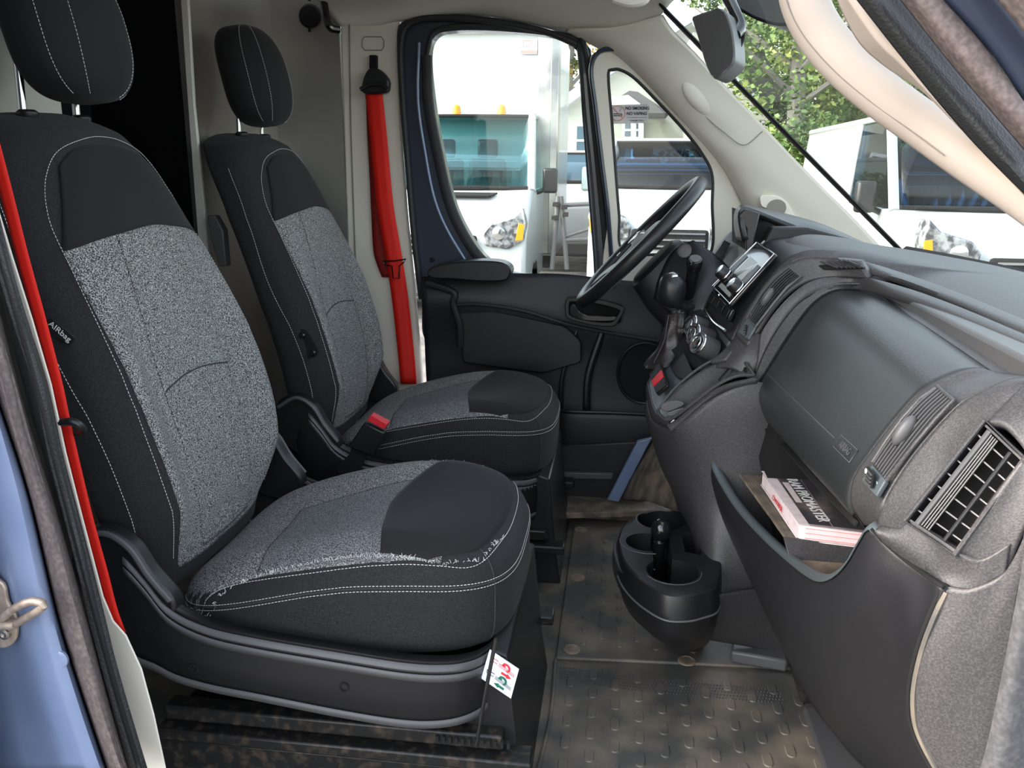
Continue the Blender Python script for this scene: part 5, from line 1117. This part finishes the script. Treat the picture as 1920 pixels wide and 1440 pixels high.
# wiper parts at the cowl
wp = empty('windshield_wiper', P(1740, 505, Y=2.0), 'grey windshield wiper arm lying at the base of the windshield', 'wiper')
rows = []
cw = P(1738, 503, Y=2.05)
for i in range(13):
    t = -pi/2+pi*i/12; rows.append([cw+Vector((.075*cos(t)*cos(a), .05*cos(t)*sin(a), .018*sin(t)+.006*cos(a))) for a in [2*pi*j/28 for j in range(28)]])
recalc(grid('wiper_cap', rows, M['plastic_teal'], wp, cu_=True))
tube('wiper_arm', LL('1770,505,2.02 1800,522,1.9 1850,540,1.75 1925,556,1.6'), .010, M['plastic_teal'], wp, 8, n=24)
tube('wiper_blade', LL('1800,535,1.9 1860,552,1.75 1925,570,1.6'), .006, M['gap'], wp, 8, n=24)
# ---------------- outside ----------------
GZ = -.6
gr_ = MB().box((5, 20, GZ-.05), (80, 60, .1)).build('ground', M['asphalt']); struct(gr_)
mat('siding_lines', (.40, .42, .37), .7)
nt = M['siding_lines'].node_tree; b_ = nt.nodes['Principled BSDF']; wv = nt.nodes.new('ShaderNodeTexWave'); wv.bands_direction = 'Z'; wv.wave_profile = 'SAW'; wv.inputs['Scale'].default_value = 1.55
tcn = nt.nodes.new('ShaderNodeTexCoord'); nt.links.new(tcn.outputs['Object'], wv.inputs['Vector'])
bpn = nt.nodes.new('ShaderNodeBump'); bpn.inputs['Strength'].default_value = .8; bpn.inputs['Distance'].default_value = .03
nt.links.new(wv.outputs['Fac'], bpn.inputs['Height']); nt.links.new(bpn.outputs['Normal'], b_.inputs['Normal'])
def wheel(par, x, y, r=.36, w=.24):
    k = lathe('wheel', [(r*.62, -w/2), (r, -w/2+.02), (r, w/2-.02), (r*.62, w/2), (r*.58, w/2-.05), (.06, w/2-.04), (0, w/2-.02)], M['tyre'], par, (x, y, GZ+r), (-1, 0, 0), 28)
    lathe('hub_cap', [(r*.58, w/2-.03), (r*.3, w/2), (0, w/2)], M['steel'], k, (x, y, GZ+r), (-1, 0, 0), 20)
def vehicle(nm, label, cat, x0, x1, yf, zc, zr, yc, yw, Lb, glassm, zh=1.0, belt=None, seats=True, backwall=True, group=None, inset=.10, vent=True, lamps=True, sf=.73):
    """road vehicle facing the camera; heights above the ground, y measured back from the nose"""
    r = empty(nm, ((x0+x1)/2, yf+Lb/2, GZ), label, cat, group); W_ = x1-x0
    def q(y, z): return (yf+y, GZ+z)
    low = [(.03, .30), (0, .42), (0, .72), (.05, zh), (.16, zh+.09), (yc*.6, zc-.07), (yc, zc), (yc+.3, zc+.0), (Lb, zc+.0), (Lb, .34)]
    MB().prism([Vector((x0, *q(a, b))) for a, b in low], (W_, 0, 0)).build('body', M['veh_white'], r, .05)
    belt = zc
    rf = [(yw, zr-.06), (yw+.10, zr), (Lb, zr), (Lb, zr-.08)]
    ro = MB().prism([Vector((x0+inset*.8, *q(a, b))) for a, b in rf], (W_-1.6*inset, 0, 0)).build('roof', M['veh_white'], r, .03)
    for s, xx in ((1, x0), (-1, x1)):
        a = Vector((xx+s*.04, *q(yc-.02, zc-.02))); b = Vector((xx+s*(inset+.02), *q(yw, zr-.03)))
        tube('pillar', [a, b], 0, M['veh_white'], r, 8, flat=(.05, .05, (0, 1, 0)))
        # side wall behind the front door
        sw_ = MB().prism([Vector((xx+s*.0, *q(yw+.85, zc-.02))), Vector((xx+s*inset, *q(yw+.95, zr-.02))), Vector((xx+s*inset, *q(Lb, zr-.02))), Vector((xx, *q(Lb, zc-.02)))], (s*.05, 0, 0)).build('side_wall', M['veh_white'], r, .01)
        dg = MB().prism([Vector((xx+s*.02, *q(yc+.15, zc))), Vector((xx+s*(inset+.0), *q(yw+.05, zr-.08))), Vector((xx+s*(inset+.0), *q(yw+.88, zr-.08))), Vector((xx+s*.02, *q(yw+.86, zc)))], (s*.02, 0, 0)).build('door_glass', M[glassm], r)
    wsg = grid('windshield', [[Vector((x0+.07+(W_-.14)*i/16, *q(yc+.02-.10*sin(pi*i/16), zc-.01))) for i in range(17)], [Vector((x0+inset+.05+(W_-2*inset-.10)*i/16, *q(yw-.02-.07*sin(pi*i/16), zr-.05))) for i in range(17)]], M[glassm], r, thick=.01, flip=None)
    bd = MB().tube([Vector((x0+.07+(W_-.14)*i/16, *q(yc+.0-.10*sin(pi*i/16), zc))) for i in range(17)], .035, 8)
    bd.tube([Vector((x0+inset+.05+(W_-2*inset-.10)*i/16, *q(yw-.03-.07*sin(pi*i/16), zr-.06))) for i in range(17)], .022, 8).build('windshield_border', M['gap'], wsg)
    MB().tube([Vector((x0+.2+(W_-.5)*i/8, *q(yc-.10, zc+.01))) for i in range(9)], .012, 6).build('wiper', M['gap'], wsg)
    # lamps following the corners
    for s, xx in ((1, x0), (-1, x1)):
        hl = [(.04, zh-.12), (.02, zh+.02), (.10, zh+.12), (.36, zh+.20), (.46, zh+.30), (.50, zh+.12), (.48, zh-.06), (.30, zh-.16)]
        if not lamps: wheel(r, xx+s*.12, yf+.95); continue
        lp = MB().prism([Vector((xx+s*(.50-a), yf-.035+.10*(max(0, a-.25)), GZ+b)) for a, b in hl], (0, .22, 0)).build('headlight', M['lamp_clear'], r, .02)
        lathe('reflector', [(.075, 0), (.070, .012), (.02, .02), (0, .02)], M['chrome'], lp, (xx+s*.30, yf-.035, GZ+zh+.02), (0, -1, 0), 24)
        MB().prism([Vector((xx+s*(.50-a), yf-.045+.10*(max(0, a-.25)), GZ+b)) for a, b in ((.42, zh+.13), (.485, zh+.12), (.47, zh-.05), (.39, zh-.06))], (0, .03, 0)).build('turn_signal', M['amber'], lp, .003)
        wheel(r, xx+s*.12, yf+.95); wheel(r, xx+s*.12, yf+Lb-1.0)
        mp = Vector((xx-s*.16, *q(yc+.25, zc+.10)))
        mm = box('side_mirror', mp, (.18, .12, .30), M['plastic_smooth'] if nm != 'pickup_truck' else M['veh_white'], r, .03); tube('mirror_arm', [mp+Vector((0, 0, -.08)), Vector((xx+s*.02, *q(yc+.3, zc-.05)))], .03, M['plastic_smooth'], mm, 8)
    if lamps: gl_ = MB().box(((x0+x1)/2, yf-.02, GZ+zh-.12), (W_*.46, .08, .22)).build('grille', M['gap'], r, .03)
    for k in range(3 if lamps else 0): box('grille_bar', ((x0+x1)/2, yf-.065, GZ+zh-.19+.07*k), (W_*.42, .02, .02), M['chrome'], gl_)
    MB().box(((x0+x1)/2, yf-.01, GZ+.40), (W_*.96, .14, .26)).build('bumper', M['plastic_grey'], r, .05)
    if vent: MB().prism([Vector((x0+W_*.50, yf+yc*.62, GZ+zc-.055)), Vector((x1-W_*.20, yf+yc*.62, GZ+zc-.055)), Vector((x1-W_*.24, yf+yc*.5, GZ+zc-.09)), Vector((x0+W_*.50, yf+yc*.5, GZ+zc-.09))], (0, 0, .02)).build('hood_vent', M['gap'], r)
    if seats:
        for xx in (x0+W_*(1-sf), x0+W_*sf):
            s_ = MB(); s_.box((xx, yf+yc+.95, GZ+zc+.06), (.50, .12, .60)); so__ = s_.build('seat', M['plastic_smooth'], r, .06)
            box('headrest', (xx, yf+yc+.96, GZ+zc+.49), (.27, .10, .24), M['plastic_smooth'], so__, .04)
        cx = x0+W_*sf; tube('steering_wheel', [Vector((cx+.22*cos(a), yf+yc+.62+.07*sin(a), GZ+zc+.02+.20*sin(a))) for a in [2*pi*i/30 for i in range(30)]], .018, M['plastic_smooth'], r, 8, closed=True)
        box('dash_top', ((x0+x1)/2, yf+yc+.35, GZ+zc-.02), (W_*.9, .5, .08), M['plastic_smooth'], r, .02)
    return r
# white box truck seen through the driver door window
bt = vehicle('box_truck', 'white box truck with two amber roof lights, seen through the driver door window', 'truck', -3.05, -1.03, 9.25, 1.46, 2.40, .95, 1.65, 2.2, 'cab_glass', zh=.98, sf=.64)
bx = MB().box((-2.10, 12.56, 1.42), (2.46, 2.3, 2.95)).build('cargo_box', M['veh_white'], bt, .01)
MB().prism([(-.96, 11.34, -.02), (-.86, 11.38, -.02), (-.86, 11.75, -.02), (-.96, 11.75, -.02)], (0, 0, 2.9)).build('corner_post', M['alu'], bx, .01)
MB().prism([(-1.13, 11.36, -.02), (-.95, 11.36, -.02), (-.95, 11.41, -.02), (-1.13, 11.41, -.02)], (0, 0, 2.9)).build('corner_post', M['alu'], bx, .005)
MB().box((-2.1, 11.34, 2.82), (2.3, .05, .06)).build('top_rail', M['siding'], bx)
for k in range(14): lathe('rivet', [(.012, 0), (.012, .006), (0, .01)], M['steel'], bx, (-3.1+.15*k, 11.315, 2.83), (0, -1, 0), 8)
sg = MB().box((-1.26, 11.385, 2.63), (.23, .006, .18)).build('company_sign', M['label_white'], bx); MB().box((-1.26, 11.38, 2.565), (.22, .006, .035)).build('red_stripe', M['sticker_red'], sg)
MB().tube([(-1.33, 11.378, 2.66), (-1.33, 11.378, 2.70), (-1.22, 11.378, 2.70), (-1.22, 11.378, 2.66)], .004, 5).build('house_outline', M['sticker_red'], sg)
text('lettering', 'TRANSIT', .055, (-1.26, 11.379, 2.63), (1, 0, 0), (0, 0, 1), M['sticker_red'], sg, .001)
for x in (P(855, 196, Y=10.95).x, P(940, 196, Y=10.95).x):
    lathe('roof_light', [(.055, -.06), (.055, .02), (.045, .05), (.02, .068), (0, .07)], M['amber'], bt, (x, 10.98, GZ+2.42), (0, 0, 1), 20)
MB().box((-1.05, 12.2, -.12), (.12, .3, .35)).build('mud_flap', M['tyre'], bt, .02)
# white pickup
pk_ = vehicle('pickup_truck', 'white pickup truck seen through the triangular quarter window', 'truck', -.22, 1.58, 9.3, 1.48, 2.10, 1.35, 2.0, 4.4, 'pickup_glass', zh=1.08, vent=False)
pk_.rotation_euler.z = -.06
# parked white vehicle further back
vehicle('parked_car', 'white parked car behind the steel frame, right of the box truck', 'car', -1.9, -.1, 14.2, 1.48, 2.04, .9, 1.4, 4.4, 'veh_glass', zh=1.1, vent=False, lamps=False, seats=False)
# white van right
vehicle('cargo_van', 'white cargo van filling the right of the windshield', 'van', 2.50, 4.55, 7.35, 1.36, 2.26, .95, 1.62, 5.2, 'pickup_glass', zh=1.02)
# steel frame between the vehicles
fr_ = empty('steel_frame', P(1060, 470, Y=9.6), 'bolted grey steel pipe frame standing between the box truck and pickup', 'steel frame')
for s_, r_ in (('1047,368,9.5 1035,505,9.5', .028), ('1052,368,9.5 1063,505,9.5', .028)):
    tube('upright', LL(s_), r_, M['plastic_grey'], fr_, 10)
tube('crossbar', LL('1050,385,9.5 1112,382,9.5'), .024, M['plastic_grey'], fr_, 10); tube('lower_bar', LL('1060,450,9.5 1112,448,9.5'), .026, M['plastic_grey'], fr_, 10)
tube('brace', LL('1062,443,9.5 1110,428,9.5'), .018, M['plastic_grey'], fr_, 10)
for k, (a, b) in enumerate(((1042, 383), (1058, 388), (1040, 408), (1060, 402))): box('clamp', P(a, b, Y=9.46), (.07, .05, .05), M['metal_black'], fr_, .005)
# houses
hs = empty('house', (1, 22, GZ), 'white clapboard house with a gable, behind the parked vehicles', 'house')
hw_ = [P(1046, 300, Y=22), P(1046, 205, Y=22), P(1180, 110, Y=22), P(1300, 40, Y=22), P(1420, 130, Y=22), P(1470, 215, Y=22), P(1470, 330, Y=22)]
MB().prism([Vector((p.x, 22, p.z if i not in (0, 6) else GZ)) for i, p in enumerate(hw_)], (0, 6, 0)).build('clapboard_wall', M['siding_lines'], hs)
rfm = MB().tube([P(1036, 208, Y=21.8), P(1180, 106, Y=21.8), P(1300, 34, Y=21.8), P(1485, 215, Y=21.8)], 0, 8, flat=(.14, .10, (0, 1, 0)))
rfm.build('fascia', M['label_white'], hs)
def hwin(a, b, c, d, Y=21.9):
    p, q = P(a, b, Y=Y), P(c, d, Y=Y); f = MB().box((p+q)/2, (abs(q.x-p.x)+.16, .08, abs(q.z-p.z)+.16)).build('window_frame', M['label_white'], hs)
    MB().box((p+q)/2-Vector((0, .05, 0)), (abs(q.x-p.x), .02, abs(q.z-p.z))).build('pane', M['veh_glass'], f); MB().box((p+q)/2-Vector((0, .07, 0)), (abs(q.x-p.x), .02, .05)).build('sash_bar', M['label_white'], f)
hwin(1082, 237, 1106, 290); hwin(1172, 232, 1196, 256)
pr_ = MB().prism([P(1138, 196, Y=20), P(1180, 170, Y=20), P(1196, 172, Y=20), P(1256, 212, Y=20), P(1205, 212, Y=20), P(1190, 196, Y=20)], (0, 2, 0)).build('porch_roof', M['roof_grey'], hs)
MB().prism([P(1140, 182, Y=19.95), P(1178, 178, Y=19.95), P(1200, 194, Y=19.95), P(1204, 200, Y=19.95), P(1140, 200, Y=19.95)], (0, .1, 0)).build('porch_gable', M['siding'], hs)
for x in (1188, 1202): tube('porch_post', [P(x, 205, Y=20), P(x, 300, Y=20)], .06, M['label_white'], hs, 8)
h2 = empty('house', (5.6, 24, GZ), 'pale house whose roof edge slopes down behind the windshield corner', 'house')
MB().prism([P(1300, 60, Y=18), P(1345, 75, Y=18), P(1440, 205, Y=18), P(1440, 300, Y=18), P(1300, 300, Y=18)], (0, 3, 0)).build('wall', M['siding_lines'], h2)
MB().prism([P(1385, 60, Y=17.9), P(1410, 60, Y=17.9), P(1480, 180, Y=17.9), P(1420, 205, Y=17.9), P(1330, 80, Y=17.9)], (0, 3.4, 0)).build('roof', M['roof_grey'], h2)
MB().tube([P(1340, 90, Y=17.8), P(1432, 208, Y=17.8)], .07, 6).build('fascia', M['label_white'], h2)
# trees
def tree(nm, label, cx, cy, z0, z1, rx, mats, n, seed, trunk=True, leaf=.16, blobs=14):
    rr = random.Random(seed); r = empty(nm, (cx, cy, GZ), label, 'tree' if nm == 'tree' else 'shrub'); mb = MB(); V = []; F = []
    for b in range(blobs):
        bx_, by_, bz_ = cx+rr.uniform(-.75, .75)*rx, cy+rr.uniform(-.6, .6)*rx, rr.uniform(z0, z1); br = rx*rr.uniform(.28, .5)
        for i in range(n//blobs):
            while True:
                d = Vector((rr.uniform(-1, 1), rr.uniform(-1, 1), rr.uniform(-1, 1)))
                if .2 < d.length < 1: break
            c = Vector((bx_, by_, bz_))+d.normalized()*br*(d.length**.35); s = leaf*rr.uniform(.6, 1.4)
            u = Vector((rr.uniform(-1, 1), rr.uniform(-1, 1), rr.uniform(-.6, .6))).normalized(); w = u.orthogonal().normalized(); w = w*cos(rr.random()*6)+u.cross(w)*sin(rr.random()*6)
            k = len(V); V += [c-u*s*.6, c+w*s*.3, c+u*s*.6, c-w*s*.3]; F.append((k, k+1, k+2, k+3))
    me = bpy.data.meshes.new('foliage'); me.from_pydata([tuple(v) for v in V], [], F); link('foliage', me, M[mats], r)
    if trunk:
        mt = MB(); mt.tube([(cx, cy, GZ-.1), (cx+.1, cy, 1.5), (cx, cy, (z0+z1)/2), (cx+.2, cy, z1)], [.22, .18, .13, .05], 10)
        for k in range(6):
            a = rr.uniform(0, 6.28); z = rr.uniform(z0, z1*.8); mt.tube([(cx, cy, z), (cx+cos(a)*rx*.4, cy+sin(a)*rx*.4, z+rx*.3), (cx+cos(a)*rx*.7, cy+sin(a)*rx*.6, z+rx*.5)], [.07, .045, .02], 6)
        mt.build('trunk', M['bark'], r)
    return r
def TX(px, Y): return P(px, 200, Y=Y).x
tree('tree', 'golden-green tree between the box truck and the house gable', TX(1066, 30), 30, 1.5, 7, 2.6, 'leaf_gold', 12000, 1, leaf=.14)
tree('tree', 'yellow-green tree in the middle of the windshield, left of the bare grey trunk', TX(1410, 22), 23, 1.2, 6.5, 2.4, 'leaf', 16000, 2, leaf=.11)
tree('tree', 'tree with a tall grey trunk standing in the middle of the windshield', TX(1487, 17), 17, 2.0, 5.6, 2.0, 'leaf', 11000, 3, leaf=.10)
tree('tree', 'dense yellow-green tree above the roof of the white cargo van', TX(1600, 20), 20, .6, 5.5, 2.6, 'leaf', 18000, 4, leaf=.11)
tree('tree', 'green tree seen between the curved grab handle and the pillar', TX(1760, 22), 22, .6, 6, 3.2, 'leaf', 16000, 5, leaf=.13)
tree('tree', 'dark tree at the far right behind the cargo van', TX(1950, 24), 24, .6, 6.5, 3.8, 'leaf_dark', 12000, 6, leaf=.17)
tree('shrub', 'bright green shrub beside the pickup, right of the steering wheel rim', TX(1352, 12.2), 12.4, -.3, 1.0, 1.0, 'leaf', 9000, 8, False, leaf=.07)
tree('shrub', 'yellow-green hedge running behind the white cargo van', TX(1560, 15), 15.0, -.2, 1.6, 1.9, 'leaf', 14000, 9, False, leaf=.09)
tree('tree', 'distant green tree left of the box truck', TX(700, 26), 26, 1, 6, 3, 'leaf_dark', 5000, 10, leaf=.25)
